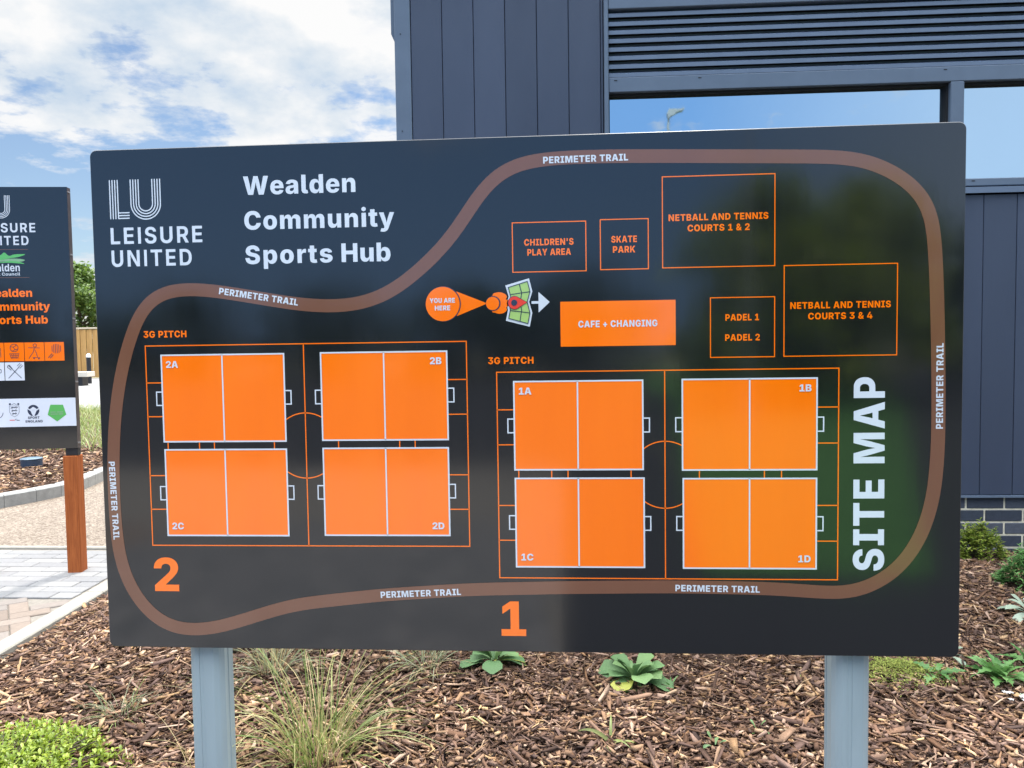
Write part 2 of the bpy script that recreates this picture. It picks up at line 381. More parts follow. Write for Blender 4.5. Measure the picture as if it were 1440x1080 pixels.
HEAVY = {
  ' ': (550, ''),
  '&': (1404, '578,-23 421,-23* 192,90* 70,280* 70,395 70,481* 136,614* 256,725* 336,777 652,978 685,999* 728,1046* 749,1097* 749,1121 749,1163* 688,1225* 628,1225 590,1225* 534,1196* 503,1144* 503,1108 503,1063* 551,969* 636,864* 692,801 1407,0 1041,0 444,647 393,705* 282,845* 205,1013* 205,1113 205,1224* 310,1404* 500,1510* 627,1510 750,1510* 927,1411* 1023,1245* 1023,1143 1023,1075* 976,950* 888,842* 825,797 519,578 473,545* 416,471* 416,416 416,368* 462,298* 544,261* 599,261 676,261* 828,333* 952,465* 1028,645* 1028,753 1318,753 1318,621* 1261,390* 1148,208* 1064,148 967,96 881,34* 675,-23*'),
  "'": (734, '233,843 199,1490 535,1490 501,843'),
  '+': (1322, '513,73 513,1129 809,1129 809,73 / 133,460 133,741 1188,741 1188,460'),
  '0': (1322, '661,-20 462,-20* 199,162* 68,503* 68,744 68,985* 199,1328* 462,1510* 661,1510 860,1510* 1124,1327* 1254,985* 1254,744 1254,503* 1124,162* 861,-20* / 661,277 741,277* 843,375* 892,582* 892,744 892,908* 843,1116* 741,1215* 661,1215 581,1215* 478,1116* 429,908* 429,744 429,582* 478,375* 581,277*'),
  '1': (1322, '154,0 154,291 1203,291 1203,0 / 905,1490 905,0 542,0 542,1175 532,1175 200,946 200,1263 532,1490'),
  '2': (1322, '119,0 119,261 663,735 723,790* 809,881* 855,975* 855,1031 855,1092* 801,1179* 708,1226* 647,1226 586,1226* 493,1177* 442,1083* 442,1016 97,1016 97,1168* 234,1389* 483,1510* 648,1510 819,1510* 1070,1397* 1208,1193* 1208,1058 1208,973* 1139,807* 962,604* 799,463 623,303 623,292 1225,292 1225,0'),
  '3': (1322, '651,-20 477,-20* 214,97* 66,304* 62,439 428,439 431,390* 491,316* 591,275* 652,275 716,275* 812,322* 866,411* 866,474 866,528* 808,620* 699,675* 623,675 441,675 441,904 757,1187 757,1196 138,1196 138,1490 1187,1490 1187,1227 680,786 680,867 849,892* 1104,790* 1248,582* 1248,446 1248,303* 1091,94* 821,-20*'),
  '4': (1322, '38,246 38,529 580,1490 928,1490 398,543 398,531 1284,531 1284,246 / 758,0 758,330 771,458 771,930 1098,930 1098,0'),
  '5': (1322, '650,-20 486,-20* 231,98* 85,305* 82,439 436,439 437,385* 496,304* 592,259* 650,259 718,259* 820,318* 878,424* 878,495 878,567* 819,674* 716,734* 648,734 582,734* 469,675* 439,625 117,686 181,1490 1141,1490 1141,1196 480,1196 448,848 456,848 493,910* 659,990* 765,990 864,990* 1034,920* 1160,789* 1229,611* 1229,505 1229,352* 1085,115* 824,-20*'),
  'A': (1587, '47,0 541,1490 1030,1490 1540,0 1131,0 931,637 880,804* 786,1179* 740,1377 821,1377 777,1178* 692,803* 643,637 451,0 / 389,311 389,587 1198,587 1198,311'),
  'B': (1363, '112,0 112,1490 735,1490 903,1490* 1129,1395* 1244,1226* 1244,1114 1244,1029* 1172,895* 1047,807* 964,790 964,774 1055,771* 1209,682* 1302,525* 1302,417 1302,297* 1180,108* 949,0* 784,0 / 475,292 696,292 811,292* 922,381* 922,460 922,517* 869,600* 770,645* 703,645 475,645 / 475,878 672,878 730,878* 821,917* 872,990* 872,1042 872,1115* 767,1201* 678,1201 475,1201'),
  'C': (1524, '787,-20 586,-20* 266,158* 80,499* 80,744 80,991* 268,1333* 589,1510* 787,1510 921,1510* 1150,1437* 1324,1296* 1433,1092* 1449,960 1081,960 1073,1014* 1027,1099* 954,1160* 856,1192* 797,1192 689,1192* 534,1086* 452,886* 452,744 452,598* 536,398* 690,298* 795,298 854,298* 951,330* 1026,391* 1074,476* 1082,530 1450,530 1441,431* 1347,236* 1180,76* 941,-20*'),
  'D': (1480, '665,0 266,0 266,310 650,310 775,310* 947,393* 1036,585* 1036,745 1036,905* 946,1096* 771,1180* 644,1180 260,1180 260,1490 664,1490 892,1490* 1221,1311* 1400,977* 1400,745 1400,513* 1222,178* 892,0* / 475,1490 475,0 112,0 112,1490'),
  'E': (1250, '112,0 112,1490 1154,1490 1154,1194 475,1194 475,897 1100,897 1100,608 475,608 475,296 1153,296 1153,0'),
  'F': (1198, '112,0 112,1490 1132,1490 1132,1194 475,1194 475,825 1067,825 1067,536 475,536 475,0'),
  'G': (1542, '798,-20 584,-20* 261,165* 80,507* 80,742 80,987* 271,1330* 595,1510* 794,1510 923,1510* 1146,1436* 1319,1299* 1426,1114* 1440,1003 1073,1003 1061,1047* 1013,1118* 944,1167* 855,1192* 801,1192 694,1192* 536,1087* 452,888* 452,747 452,605* 534,404* 690,298* 801,298 900,298* 1036,362* 1106,480* 1106,560 1173,551 813,551 813,816 1457,816 1457,618 1457,418* 1287,132* 990,-20*'),
  'H': (1533, '112,0 112,1490 475,1490 475,909 1058,909 1058,1490 1421,1490 1421,0 1058,0 1058,613 475,613 475,0'),
  'I': (1012, '65,0 65,296 325,296 325,1194 65,1194 65,1490 948,1490 948,1194 688,1194 688,296 948,296 948,0'),
  'K': (1521, '385,293 385,608 428,697* 510,844* 616,993* 690,1088 1015,1490 1450,1490 824,739 792,752 / 112,0 112,1490 475,1490 475,1134 468,725 475,548 475,0 / 1045,0 651,630 881,897 1473,0'),
  'L': (1158, '112,0 112,1490 475,1490 475,296 1094,296 1094,0'),
  'M': (1937, '112,0 112,1490 679,1490 858,933 874,878* 916,699* 958,494* 994,303* 1004,235 936,235 946,302* 981,493* 1023,698* 1064,878* 1081,933 1257,1490 1825,1490 1825,0 1460,0 1460,629 1460,679* 1464,838* 1469,1026* 1474,1217* 1474,1298 1496,1298 1477,1208* 1431,1015* 1383,832* 1340,679* 1325,629 1121,0 818,0 611,629 595,679* 551,831* 502,1014* 455,1208* 435,1298 462,1298 462,1218* 467,1028* 472,840* 477,679* 477,629 477,0'),
  'N': (1570, '112,0 112,1490 511,1490 914,834 956,766* 1033,621* 1109,445* 1148,330 1114,330 1109,412* 1095,615* 1085,807* 1085,873 1085,1490 1458,1490 1458,0 1059,0 687,602 635,689* 552,843* 470,1021* 415,1141 456,1141 463,1035* 477,830* 485,660* 485,603 485,0'),
  'O': (1584, '792,-20 591,-20* 268,158* 80,499* 80,744 80,991* 268,1333* 591,1510* 792,1510 993,1510* 1315,1333* 1504,991* 1504,744 1504,498* 1315,157* 993,-20* / 792,298 899,298* 1051,401* 1132,600* 1132,744 1132,889* 1051,1089* 899,1192* 792,1192 686,1192* 533,1089* 452,889* 452,744 452,600* 533,401* 686,298*'),
  'P': (1337, '112,0 112,1490 729,1490 896,1490* 1141,1360* 1274,1126* 1274,972 1274,818* 1138,588* 888,461* 718,461 338,461 338,746 650,746 731,746* 841,803* 897,905* 897,972 897,1042* 841,1142* 730,1196* 649,1196 475,1196 475,0'),
  'R': (1358, '112,0 112,1490 729,1490 896,1490* 1141,1369* 1274,1146* 1274,993 1274,838* 1138,621* 888,509* 718,509 330,509 330,795 650,795 731,795* 840,837* 897,924* 897,993 897,1062* 840,1151* 730,1196* 649,1196 475,1196 475,0 / 928,0 564,682 953,682 1325,0'),
  'S': (1354, '693,-20 506,-20* 227,93* 72,323* 69,498 417,498 422,427* 490,330* 609,281* 689,281 760,281* 862,320* 917,389* 917,434 917,475* 867,534* 762,579* 679,597 523,633 330,676* 108,877* 108,1047 108,1185* 258,1394* 522,1510* 693,1510 867,1510* 1123,1392* 1264,1181* 1265,1041 916,1041 910,1121* 796,1209* 691,1209 623,1209* 530,1174* 484,1111* 484,1071 484,1028* 536,967* 634,925* 701,910 828,881 939,857* 1109,777* 1226,666* 1285,522* 1285,433 1285,291* 1144,88* 879,-20*'),
  'T': (1390, '64,1194 64,1490 1326,1490 1326,1194 877,1194 877,0 514,0 514,1194'),
  'U': (1487, '743,-19 554,-19* 270,116* 112,364* 112,530 112,1490 475,1490 475,561 475,484* 543,365* 664,297* 743,297 823,297* 944,365* 1012,484* 1012,561 1012,1490 1375,1490 1375,530 1375,364* 1216,116* 932,-19*'),
  'V': (1587, '556,0 47,1490 456,1490 656,853 706,687* 798,324* 844,126 764,126 808,325* 895,687* 943,853 1136,1490 1540,1490 1044,0'),
  'W': (2178, '444,0 47,1490 450,1490 591,847 613,745* 649,507* 683,269* 701,164 632,164 651,269* 688,507* 728,745* 752,847 905,1490 1273,1490 1425,847 1450,745* 1489,507* 1527,269* 1546,164 1476,164 1494,269* 1528,507* 1565,745* 1586,847 1728,1490 2131,1490 1733,0 1322,0 1153,672 1117,816* 1072,1152* 1042,1315 1135,1315 1101,1154* 1063,821* 1025,672 856,0'),
  'Y': (1550, '601,0 601,536 47,1490 473,1490 704,1034 737,969* 789,837* 816,749 754,749 779,837* 828,970* 860,1034 1079,1490 1503,1490 962,536 962,0'),
  'a': (1208, '425,-20 318,-20* 152,53* 58,199* 58,310 58,403* 122,531* 237,611* 387,654* 472,661 568,669* 683,688* 736,726* 736,760 736,764 736,801* 701,852* 636,879* 589,879 543,879* 471,851* 425,801* 415,766 90,806 111,902* 239,1048* 450,1132* 593,1132 700,1132* 884,1082* 1020,985* 1095,848* 1095,760 1095,0 758,0 758,157 749,157 718,98* 625,20* 502,-20* / 536,216 592,216* 684,262* 739,343* 739,398 739,502 724,494* 681,481* 630,469* 578,461* 553,457 503,450* 434,416* 398,363* 398,328 398,291* 434,242* 496,216*'),
  'b': (1309, '793,-16 709,-16* 585,40* 502,130* 480,182 468,182 468,0 113,0 113,1490 472,1490 472,925 480,925 501,977* 582,1072* 708,1132* 796,1132 912,1132* 1114,1010* 1239,756* 1239,558 1239,367* 1119,112* 916,-16* / 668,264 733,264* 822,336* 869,469* 869,558 869,647* 823,779* 733,852* 668,852 604,852* 512,781* 464,649* 464,558 464,469* 512,337* 604,264*'),
  'd': (1309, '516,-16 394,-16* 190,112* 70,367* 70,558 70,756* 195,1010* 398,1132* 513,1132 601,1132* 727,1072* 809,977* 829,925 837,925 837,1490 1196,1490 1196,0 841,0 841,182 829,182 807,130* 724,40* 601,-16* / 641,264 705,264* 797,337* 845,469* 845,558 845,649* 797,781* 705,852* 641,852 576,852* 486,779* 440,647* 440,558 440,469* 486,336* 577,264*'),
  'e': (1233, '636,-21 460,-21* 206,118* 70,376* 70,555 70,728* 206,987* 455,1132* 624,1132 744,1132* 943,1057* 1088,911* 1167,699* 1167,561 1167,472 194,472 194,679 996,679 828,631 828,707* 783,815* 693,873* 627,873 561,873* 470,815* 423,709* 423,637 423,488 423,404* 478,293* 577,238* 643,238 689,238* 763,264* 817,313* 831,349 1150,298 1123,201* 984,58* 774,-21*'),
  'i': (585, '113,0 113,1118 472,1118 472,0 / 292,1245 216,1245* 108,1346* 108,1417 108,1489* 216,1588* 292,1588 368,1588* 476,1489* 476,1417 476,1346* 368,1245*'),
  'l': (667, '486,-6 292,-6* 113,148* 113,311 113,1490 472,1490 472,350 472,308* 510,267* 550,267 572,267* 596,270* 604,273 658,21 634,13* 545,-6*'),
  'm': (1906, '113,0 113,1118 443,1118 464,826 439,826 465,936* 568,1071* 706,1133* 782,1133 902,1133* 1048,978* 1090,800 1050,800 1077,919* 1194,1066* 1350,1133* 1434,1133 1539,1133* 1701,1041* 1793,872* 1793,754 1793,0 1433,0 1433,671 1433,753* 1347,840* 1280,840 1233,840* 1162,797* 1125,720* 1125,667 1125,0 780,0 780,674 780,751* 697,840* 628,840 582,840* 511,797* 472,719* 472,662 472,0'),
  'n': (1307, '472,636 472,0 113,0 113,1118 451,1118 457,835 443,835 483,967* 658,1132* 807,1132 924,1132* 1098,1027* 1194,837* 1194,712 1194,0 835,0 835,641 835,733* 741,837* 657,837 602,837* 519,789* 472,700*'),
  'o': (1270, '636,-21 459,-21* 205,124* 70,383* 70,555 70,728* 205,987* 459,1132* 636,1132 812,1132* 1065,987* 1200,728* 1200,555 1200,383* 1065,124* 812,-21* / 636,253 699,253* 788,328* 834,465* 834,557 834,649* 788,785* 699,859* 636,859 571,859* 482,785* 436,649* 436,557 436,465* 482,328* 571,253*'),
  'p': (1309, '113,-418 113,1118 468,1118 468,925 480,925 501,977* 582,1072* 708,1132* 796,1132 912,1132* 1114,1010* 1239,756* 1239,558 1239,367* 1119,112* 916,-16* 793,-16 709,-16* 585,40* 502,130* 480,182 472,182 472,-418 / 668,264 733,264* 822,336* 869,469* 869,558 869,647* 823,779* 733,852* 668,852 604,852* 512,781* 464,649* 464,558 464,469* 512,337* 604,264*'),
  'r': (866, '113,0 113,1118 461,1118 461,912 473,912 503,1025* 641,1132* 733,1132 757,1132* 810,1126* 832,1119 832,808 807,817* 724,826* 692,826 629,826* 529,770* 472,671* 472,605 472,0'),
  's': (1180, '589,-21 444,-21* 221,62* 82,215* 63,323 396,374 417,303* 515,229* 603,229 673,229* 753,278* 753,318 753,355* 688,401* 618,414 423,452 256,484* 90,646* 90,775 90,888* 212,1047* 435,1132* 587,1132 728,1132* 939,1057* 1067,917* 1086,819 768,770 753,826* 662,886* 593,886 532,886* 448,839* 448,797 448,765* 500,715* 570,701 787,661 954,630* 1119,482* 1119,359 1119,244* 982,73* 743,-21*'),
  't': (790, '726,1118 726,852 20,852 20,1118 / 167,1384 526,1384 526,346 526,303* 567,262* 613,262 631,262* 697,270* 710,274 756,13 695,-4* 583,-16* 532,-16 352,-16* 167,152* 167,313'),
  'u': (1307, '501,-14 384,-14* 209,91* 113,281* 113,406 113,1118 472,1118 472,477 472,385* 566,281* 650,281 706,281* 788,329* 835,419* 835,482 835,1118 1194,1118 1194,0 856,0 850,283 864,283 824,150* 649,-14*'),
  'y': (1273, '110,-391 190,-130 236,-142 300,-159* 394,-144* 444,-89* 439,-46 437,-2 20,1118 399,1118 562,579 595,466* 633,238* 660,107 588,107 615,238* 668,468* 704,579 879,1118 1253,1118 786,-114 752,-205* 640,-346* 467,-426* 337,-426 272,-426* 151,-407*'),
}
MEDIUM = {
  ' ': (550, ''),
  'A': (1529, '49,0 558,1490 958,1490 1480,0 1141,0 902,719 859,858* 770,1189* 721,1385 788,1385 740,1188* 657,855* 616,719 386,0 / 367,346 367,585 1162,585 1162,346'),
  'C': (1515, '786,-20 588,-20* 275,160* 94,502* 94,744 94,987* 276,1330* 590,1510* 786,1510 913,1510* 1132,1439* 1302,1303* 1410,1106* 1427,980 1118,980 1108,1042* 1051,1137* 966,1204* 856,1239* 792,1239 676,1239* 501,1123* 404,902* 404,744 404,583* 502,363* 676,251* 791,251 855,251* 964,286* 1051,353* 1108,449* 1119,510 1428,510 1416,406* 1317,216* 1153,66* 927,-20*'),
  'D': (1479, '659,0 273,0 273,263 644,263 788,263* 983,365* 1081,579* 1081,746 1081,912* 982,1125* 789,1227* 646,1227 266,1227 266,1490 664,1490 888,1490* 1211,1311* 1385,978* 1385,746 1385,513* 1211,179* 886,0* / 440,1490 440,0 135,0 135,1490'),
  'E': (1244, '135,0 135,1490 1132,1490 1132,1237 440,1237 440,877 1080,877 1080,628 440,628 440,253 1134,253 1134,0'),
  'G': (1537, '795,-20 586,-20* 271,165* 94,508* 94,743 94,985* 278,1328* 592,1510* 788,1510 914,1510* 1131,1437* 1300,1303* 1407,1120* 1423,1009 1113,1009 1097,1063* 1040,1148* 959,1208* 855,1239* 793,1239 678,1239* 502,1124* 404,904* 404,746 404,588* 501,367* 677,251* 797,251 905,251* 1059,329* 1142,474* 1142,571 1206,562 818,562 818,794 1438,794 1438,608 1438,412* 1272,131* 982,-20*'),
  'I': (976, '74,0 74,253 335,253 335,1237 74,1237 74,1490 902,1490 902,1237 641,1237 641,253 902,253 902,0'),
  'L': (1158, '135,0 135,1490 440,1490 440,253 1083,253 1083,0'),
  'N': (1561, '135,0 135,1490 475,1490 946,736 982,678* 1056,542* 1133,376* 1171,272 1140,272 1133,355* 1122,543* 1114,715* 1114,775 1114,1490 1426,1490 1426,0 1085,0 657,684 610,761* 530,906* 443,1081* 383,1203 422,1203 428,1095* 440,897* 447,736* 447,685 447,0'),
  'O': (1578, '789,-20 592,-20* 277,160* 94,502* 94,744 94,987* 277,1330* 592,1510* 789,1510 987,1510* 1301,1330* 1484,987* 1484,744 1484,502* 1301,160* 987,-20* / 789,251 905,251* 1078,364* 1174,585* 1174,744 1174,905* 1078,1126* 905,1239* 789,1239 674,1239* 500,1125* 404,904* 404,744 404,585* 500,365* 674,251*'),
  'P': (1327, '135,0 135,1490 716,1490 886,1490* 1124,1361* 1249,1134* 1249,987 1249,839* 1122,614* 881,487* 709,487 335,487 335,733 660,733 754,733* 875,798* 934,912* 934,987 934,1062* 875,1175* 753,1238* 659,1238 440,1238 440,0'),
  'R': (1345, '135,0 135,1490 716,1490 886,1490* 1124,1370* 1249,1152* 1249,1005 1249,858* 1122,645* 881,532* 709,532 315,532 315,779 660,779 754,779* 874,830* 934,931* 934,1005 934,1081* 874,1184* 753,1238* 659,1238 440,1238 440,0 / 964,0 601,678 932,678 1302,0'),
  'S': (1341, '681,-22 502,-22* 237,88* 89,304* 85,462 382,462 388,387* 466,286* 596,236* 678,236 760,236* 881,283* 949,369* 949,426 949,477* 888,546* 774,596* 692,615 528,656 339,702* 125,899* 125,1061 125,1196* 270,1398* 523,1510* 685,1510 850,1510* 1096,1397* 1234,1196* 1236,1065 941,1065 933,1155* 796,1253* 682,1253 605,1253* 495,1209* 438,1131* 438,1081 438,1026* 504,953* 614,908* 676,893 811,860 905,839* 1067,767* 1189,662* 1256,518* 1256,424 1256,289* 1120,88* 862,-22*'),
  'T': (1367, '75,1237 75,1490 1292,1490 1292,1237 837,1237 837,0 531,0 531,1237'),
  'U': (1499, '749,-21 565,-21* 288,116* 135,360* 135,523 135,1490 440,1490 440,548 440,461* 517,326* 656,249* 749,249 843,249* 982,326* 1059,461* 1059,548 1059,1490 1365,1490 1365,523 1365,360* 1211,116* 934,-21*'),
  'W': (2125, '449,0 49,1490 382,1490 555,757 576,665* 611,456* 645,245* 661,148 607,148 625,245* 661,456* 699,665* 722,757 904,1490 1221,1490 1402,757 1425,665* 1463,456* 1500,245* 1518,148 1462,148 1479,245* 1512,456* 1549,665* 1569,757 1742,1490 2076,1490 1675,0 1327,0 1129,762 1097,889* 1052,1185* 1024,1342 1100,1342 1069,1189* 1030,897* 995,762 798,0'),
  'a': (1189, '440,-22 334,-22* 165,53* 68,202* 68,313 68,406* 137,532* 256,608* 407,648* 490,656 587,666* 706,683* 761,720* 761,756 761,761 761,809* 721,875* 642,910* 586,910 528,910* 442,875* 388,817* 375,781 100,826 129,924* 263,1060* 462,1132* 587,1132 677,1132* 847,1089* 982,999* 1061,854* 1061,753 1061,0 777,0 777,155 767,155 740,103* 650,24* 523,-22* / 525,189 596,189* 703,245* 763,341* 763,400 763,521 750,511* 696,495* 630,483* 566,473* 541,470 486,462* 402,426* 356,367* 356,321 356,278* 400,219* 476,189*'),
  'c': (1205, '628,-22 459,-22* 214,123* 81,382* 81,554 81,728* 214,987* 459,1132* 628,1132 727,1132* 895,1080* 1025,984* 1109,846* 1125,760 846,708 837,752* 799,821* 745,870* 674,896* 631,896 551,896* 442,810* 387,656* 387,555 387,456* 442,302* 551,214* 631,214 674,214* 746,241* 802,292* 840,364* 848,409 1127,358 1111,269* 1027,130* 897,30* 728,-22*'),
  'd': (1291, '536,-19 408,-19* 201,114* 81,371* 81,557 81,748* 205,1004* 411,1132* 535,1132 630,1132* 756,1068* 834,974* 853,930 863,930 863,1490 1163,1490 1163,0 868,0 868,179 853,179 833,134* 754,43* 628,-19* / 629,222 705,222* 813,306* 869,457* 869,558 869,660* 814,809* 706,892* 629,892 550,892* 443,806* 389,656* 389,558 389,460* 444,308* 551,222*'),
  'e': (1220, '633,-22 462,-22* 214,118* 81,376* 81,553 81,726* 213,986* 455,1132* 618,1132 728,1132* 918,1062* 1062,921* 1143,709* 1143,565 1143,481 204,481 204,669 996,669 856,619 856,706* 803,835* 698,906* 621,906 543,906* 434,834* 378,711* 378,632 378,499 378,402* 443,270* 560,204* 638,204 691,204* 777,234* 838,293* 854,336 1126,285 1099,193* 965,54* 764,-22*'),
  'i': (555, '128,0 128,1118 428,1118 428,0 / 278,1264 210,1264* 114,1354* 114,1418 114,1482* 210,1572* 278,1572 346,1572* 443,1483* 443,1418 443,1354* 346,1264*'),
  'l': (633, '460,-7 289,-7* 128,141* 128,290 128,1490 428,1490 428,331 428,278* 465,229* 510,229 535,229* 561,233* 571,236 618,17 594,9* 512,-7*'),
  'n': (1275, '428,647 428,0 128,0 128,1118 411,1118 416,839 398,839 442,979* 621,1132* 763,1132 879,1132* 1052,1031* 1147,842* 1147,711 1147,0 847,0 847,659 847,763* 740,881* 645,881 582,881* 483,826* 428,722*'),
  'o': (1256, '628,-22 460,-22* 214,123* 81,382* 81,554 81,728* 214,987* 460,1132* 628,1132 797,1132* 1042,987* 1175,728* 1175,554 1175,382* 1042,123* 797,-22* / 628,214 708,214* 816,303* 870,458* 870,555 870,654* 816,808* 708,896* 628,896 548,896* 441,808* 387,654* 387,555 387,458* 441,303* 548,214*'),
  'r': (834, '128,0 128,1118 418,1118 418,923 430,923 461,1027* 606,1133* 700,1133 723,1133* 777,1128* 797,1123 797,855 777,862* 701,870* 667,870 599,870* 489,811* 428,706* 428,636 428,0'),
  's': (1147, '572,-22 437,-22* 229,55* 97,202* 78,306 357,354 379,276* 489,198* 581,198 667,198* 766,263* 766,313 766,357* 695,413* 622,428 429,468 267,501* 107,660* 107,785 107,893* 225,1048* 435,1132* 577,1132 709,1132* 903,1059* 1023,925* 1043,834 777,787 760,844* 663,917* 581,917 507,917* 407,855* 407,803 407,761* 472,703* 551,687 752,647 914,614* 1072,465* 1072,345 1072,235* 944,70* 719,-22*'),
  't': (750, '683,1118 683,889 20,889 20,1118 / 174,1384 474,1384 474,327 474,274* 521,223* 576,223 593,223* 655,232* 671,236 714,11 664,-4* 565,-16* 520,-16 352,-16* 174,148* 174,301'),
  'u': (1275, '513,-14 397,-14* 223,87* 128,276* 128,407 128,1118 428,1118 428,459 428,355* 536,237* 630,237 694,237* 792,292* 847,397* 847,471 847,1118 1148,1118 1148,0 864,0 860,279 877,279 833,138* 652,-14*'),
}
# ------------------------------------------------------------------ mesh helpers
class MB:
    def __init__(s):
        s.v, s.f = [], []

    def add(s, verts, faces):
        o = len(s.v)
        s.v += [tuple(v) for v in verts]
        s.f += [tuple(i + o for i in f) for f in faces]
        return s

    def box(s, x0, x1, y0, y1, z0, z1, c=0.0):
        """box, its vertical and horizontal edges chamfered by c"""
        if c <= 0:
            v = [(x, y, z) for z in (z0, z1) for y in (y0, y1) for x in (x0, x1)]
            return s.add(v, [(0, 2, 3, 1), (4, 5, 7, 6), (0, 1, 5, 4), (2, 6, 7, 3), (0, 4, 6, 2), (1, 3, 7, 5)])
        lo, hi = np.array((x0, y0, z0), float), np.array((x1, y1, z1), float)
        bm_v, keys = [], {}
        for cx in (0, 1):
            for cy in (0, 1):
                for cz in (0, 1):
                    for ax in range(3):
                        p = [lo[i] if (cx, cy, cz)[i] == 0 else hi[i] for i in range(3)]
                        for i in range(3):
                            if i != ax:
                                p[i] += c if (cx, cy, cz)[i] == 0 else -c
                        keys[(cx, cy, cz, ax)] = len(bm_v)
                        bm_v.append(tuple(p))
        K = lambda *a: keys[a]
        fs = []
        for ax in range(3):
            b, d = [i for i in range(3) if i != ax]
            for sgn in (0, 1):
                q = []
                for (i, j) in ((0, 0), (1, 0), (1, 1), (0, 1)):
                    k = [0, 0, 0]; k[ax] = sgn; k[b] = i; k[d] = j
                    q.append(K(*k, ax))
                fs.append(q)
        for ax in range(3):           # edges along ax
            b, d = [i for i in range(3) if i != ax]
            for i in (0, 1):
                for j in (0, 1):
                    k0 = [0, 0, 0]; k1 = [0, 0, 0]
                    k0[ax], k1[ax] = 0, 1
                    for k in (k0, k1):
                        k[b], k[d] = i, j
                    fs.append([K(*k0, b), K(*k1, b), K(*k1, d), K(*k0, d)])
        for cx in (0, 1):
            for cy in (0, 1):
                for cz in (0, 1):
                    fs.append([K(cx, cy, cz, a) for a in range(3)])
        ctr = (lo + hi) / 2
        out = []
        for f in fs:
            P = [np.array(bm_v[i]) for i in f]
            n = np.cross(P[1] - P[0], P[2] - P[0])
            if np.dot(n, sum(P) / len(P) - ctr) < 0:
                f = f[::-1]
            out.append(f)
        return s.add(bm_v, out)

    def prism(s, poly, y0, y1, axis='y'):
        """closed 2-D outline (counter-clockwise seen along -axis) extruded from y0 to y1"""
        n = len(poly)
        mk = {'y': lambda p, h: (p[0], h, p[1]), 'z': lambda p, h: (p[0], p[1], h), 'x': lambda p, h: (h, p[0], p[1])}[axis]
        v = [mk(p, y0) for p in poly] + [mk(p, y1) for p in poly]
        f = [(i, (i + 1) % n, n + (i + 1) % n, n + i) for i in range(n)]
        f += [tuple(range(n - 1, -1, -1)), tuple(range(n, 2 * n))]
        return s.add(v, f)

    def tube(s, pts, radii, k=8, cap=True):
        pts = [Vector(p) for p in pts]
        rings = []
        for i, p in enumerate(pts):
            d = (pts[min(i + 1, len(pts) - 1)] - pts[max(i - 1, 0)]).normalized()
            a = d.orthogonal().normalized() if abs(d.z) < .99 else Vector((1, 0, 0))
            b = d.cross(a).normalized()
            r = radii[i] if isinstance(radii, (list, tuple)) else radii
            rings.append([p + a * (r * cos(2 * pi * j / k)) + b * (r * sin(2 * pi * j / k)) for j in range(k)])
        o = len(s.v)
        for r in rings:
            s.v += [tuple(v) for v in r]
        for i in range(len(rings) - 1):
            for j in range(k):
                s.f.append((o + i * k + j, o + i * k + (j + 1) % k, o + (i + 1) * k + (j + 1) % k, o + (i + 1) * k + j))
        if cap:
            s.f.append(tuple(o + j for j in range(k - 1, -1, -1)))
            s.f.append(tuple(o + (len(rings) - 1) * k + j for j in range(k)))
        return s

    def build(s, name, material, parent=None, label=None, smooth=False):
        me = bpy.data.meshes.new(name)
        me.from_pydata(s.v, [], s.f)
        me.update()
        import bmesh
        bm = bmesh.new(); bm.from_mesh(me)
        if not getattr(s, 'open', False):
            bmesh.ops.recalc_face_normals(bm, faces=bm.faces)
        bm.to_mesh(me); bm.free()
        if smooth:
            me.polygons.foreach_set('use_smooth', [True] * len(me.polygons))
        return link(name, me, material, parent, label)


def link(name, me, material, parent=None, label=None):
    o = bpy.data.objects.new(name, me)
    COL.objects.link(o)
    if material is not None:
        me.materials.append(material)
    if parent is not None:
        o.parent = parent
    if label:
        o['label'] = label
    return o


def thing(name, label, cat, loc=(0, 0, 0), rotz=0.0, group=None):
    o = bpy.data.objects.new(name, None)
    COL.objects.link(o)
    o.location = loc
    o.rotation_euler = (0, 0, rotz)
    o.empty_display_size = .1
    return tag(o, label, cat, group)


def tag(o, label, cat, group=None, kind=None):
    o['label'] = label
    o['category'] = cat
    if group:
        o['group'] = group
    if kind:
        o['kind'] = kind
    return o


def struct(o, label=None, cat=None):
    o['kind'] = 'structure'
    if label:
        o['label'] = label
    if cat:
        o['category'] = cat
    return o


def big_mesh(name, verts, faces_n, faces, material, parent=None, smooth=False):
    """verts (n,3) array, faces (m, faces_n) array, all with the same number of corners"""
    me = bpy.data.meshes.new(name)
    n, m = len(verts), len(faces)
    me.vertices.add(n)
    me.vertices.foreach_set('co', np.ascontiguousarray(verts, np.float32).ravel())
    me.loops.add(m * faces_n)
    me.loops.foreach_set('vertex_index', np.ascontiguousarray(faces, np.int32).ravel())
    me.polygons.add(m)
    me.polygons.foreach_set('loop_start', np.arange(0, m * faces_n, faces_n, dtype=np.int32))
    me.polygons.foreach_set('loop_total', np.full(m, faces_n, np.int32))
    if smooth:
        me.polygons.foreach_set('use_smooth', np.ones(m, bool))
    me.update(calc_edges=True)
    me.validate()
    return link(name, me, material, parent)


# ------------------------------------------------------------------ flat printed shapes
def winding(p, cs):
    w = 0
    x, y = p
    for c in cs:
        for i in range(len(c)):
            x0, y0 = c[i - 1]; x1, y1 = c[i]
            if y0 <= y < y1 and (x1 - x0) * (y - y0) - (x - x0) * (y1 - y0) > 0:
                w += 1
            elif y1 <= y < y0 and (x1 - x0) * (y - y0) - (x - x0) * (y1 - y0) < 0:
                w -= 1
    return w


